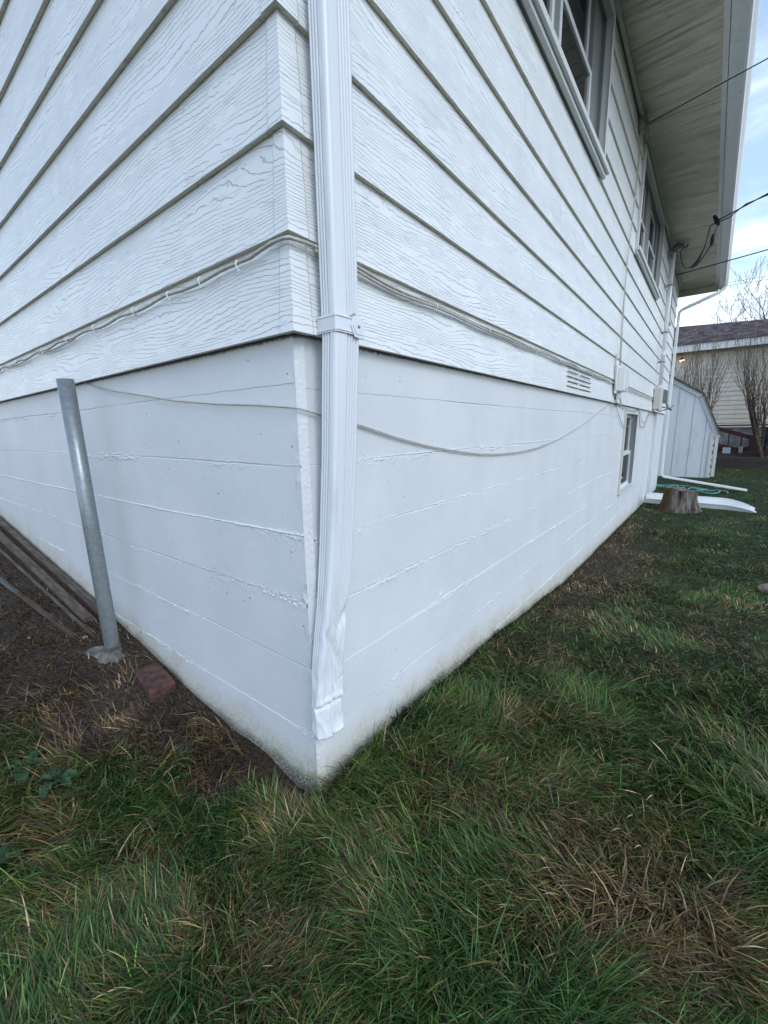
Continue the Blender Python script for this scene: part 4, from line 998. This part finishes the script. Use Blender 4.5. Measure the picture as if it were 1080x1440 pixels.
    col = np.where(isdry[:, None], sc, col)*np.exp(-.08+g.normal(0, 1, (n, 1))*np.interp(D, [0, 3, 7], [.5, .45, .2])[:, None])*np.interp(D, [0, 3, 8, 20], [1., 1.05, 1.35, 1.5])[:, None]*np.where(dirt > .5, .62+.55*clump, 1.)[:, None]
    ca, sa = np.cos(ang), np.sin(ang); Z = hgt(X, Y)-.012
    Z = Z+(fbm(X*3, Y*3, 4)-.5)*.05*np.clip(1-D/12, 0, 1)+(fbm(X*14, Y*14, 3)-.5)*.03*np.clip(1-D/6, 0, 1)
    Z -= .07*np.exp(-((X+.16)/.16)**2-((Y)/.09)**2)
    def emit(sel, S):
        x, y, z, l, a0, a1, w_, c_, s_, cc = X[sel], Y[sel], Z[sel], L[sel], t0[sel], t1[sel], ws[sel], ca[sel], sa[sel], col[sel]
        m_ = len(x); side = g.uniform(-.9, .9, m_); P = []; px, py, pz = x.copy(), y.copy(), z.copy(); hor = 0
        tw = g.uniform(-.5, .5, m_)
        for i in range(S+1):
            f = i/S; wi = w_*(1-f**1.6)*(.8+.5*f)
            aa = side*f*.5
            lx, ly = -(s_*np.cos(aa)+c_*np.sin(aa)), (c_*np.cos(aa)-s_*np.sin(aa))
            tz = tw*f
            if i < S:
                P.append(np.stack([px+lx*wi, py+ly*wi, pz+wi*tz], -1)); P.append(np.stack([px-lx*wi, py-ly*wi, pz-wi*tz], -1))
            else: P.append(np.stack([px, py, pz], -1))
            th_ = a0+(a1-a0)*(f+.5/S); st = l/S
            hx = np.sin(th_)*st; px = px+hx*(c_*np.cos(aa)-s_*np.sin(aa)); py = py+hx*(s_*np.cos(aa)+c_*np.sin(aa)); pz = pz+np.cos(th_)*st
            pz = np.maximum(pz, z+.006)
        V = np.stack(P, 1)      # m, 2S+1, 3
        tip = V[:, -1]
        ok = ~((tip[:, 0] < -.028) & (tip[:, 1] > .028))
        V = V[ok]; cc = cc[ok]; m_ = len(V); nv = 2*S+1
        base = (np.arange(m_)*nv)[:, None]
        q = np.concatenate([base+np.array([2*i, 2*i+1, 2*i+3, 2*i+2]) for i in range(S-1)], 1).reshape(-1)
        tri = (base+np.array([2*S-2, 2*S-1, 2*S])).reshape(-1)
        return V.reshape(-1, 3), q, tri, np.repeat(cc, nv, 0), m_
    sets = [emit(D < 3., 5), emit(D >= 3., 3)]
    VV = np.concatenate([s[0] for s in sets]); CC = np.concatenate([s[3] for s in sets]); off = len(sets[0][0])
    quads = np.concatenate([sets[0][1], sets[1][1]+off]); tris = np.concatenate([sets[0][2], sets[1][2]+off])
    me = bpy.data.meshes.new(name); me.vertices.add(len(VV)); me.vertices.foreach_set('co', VV.astype(np.float32).reshape(-1))
    nq, ntr = len(quads)//4, len(tris)//3
    me.loops.add(len(quads)+len(tris)); me.loops.foreach_set('vertex_index', np.concatenate([quads, tris]).astype(np.int32))
    me.polygons.add(nq+ntr)
    me.polygons.foreach_set('loop_start', np.concatenate([np.arange(nq)*4, nq*4+np.arange(ntr)*3]).astype(np.int32))
    me.polygons.foreach_set('use_smooth', np.ones(nq+ntr, bool))
    me.update(calc_edges=True); me.validate()
    ca_ = me.attributes.new('tint', 'FLOAT_COLOR', 'POINT'); ca_.data.foreach_set('color', np.concatenate([CC, np.ones((len(CC), 1))], 1).astype(np.float32).reshape(-1))
    me.materials.append(M['grass']); o = bpy.data.objects.new(name, me); scn.collection.objects.link(o)
    tag(o, label, 'grass', kind='stuff'); print(name, n)
blades('grass', 470000, 5, 'shaggy dark green lawn grass with straw-coloured dead patches', 0)
blades('dead_grass', 330000, 9, 'matted brown dead grass and litter over the bare soil along the left wall', 1)
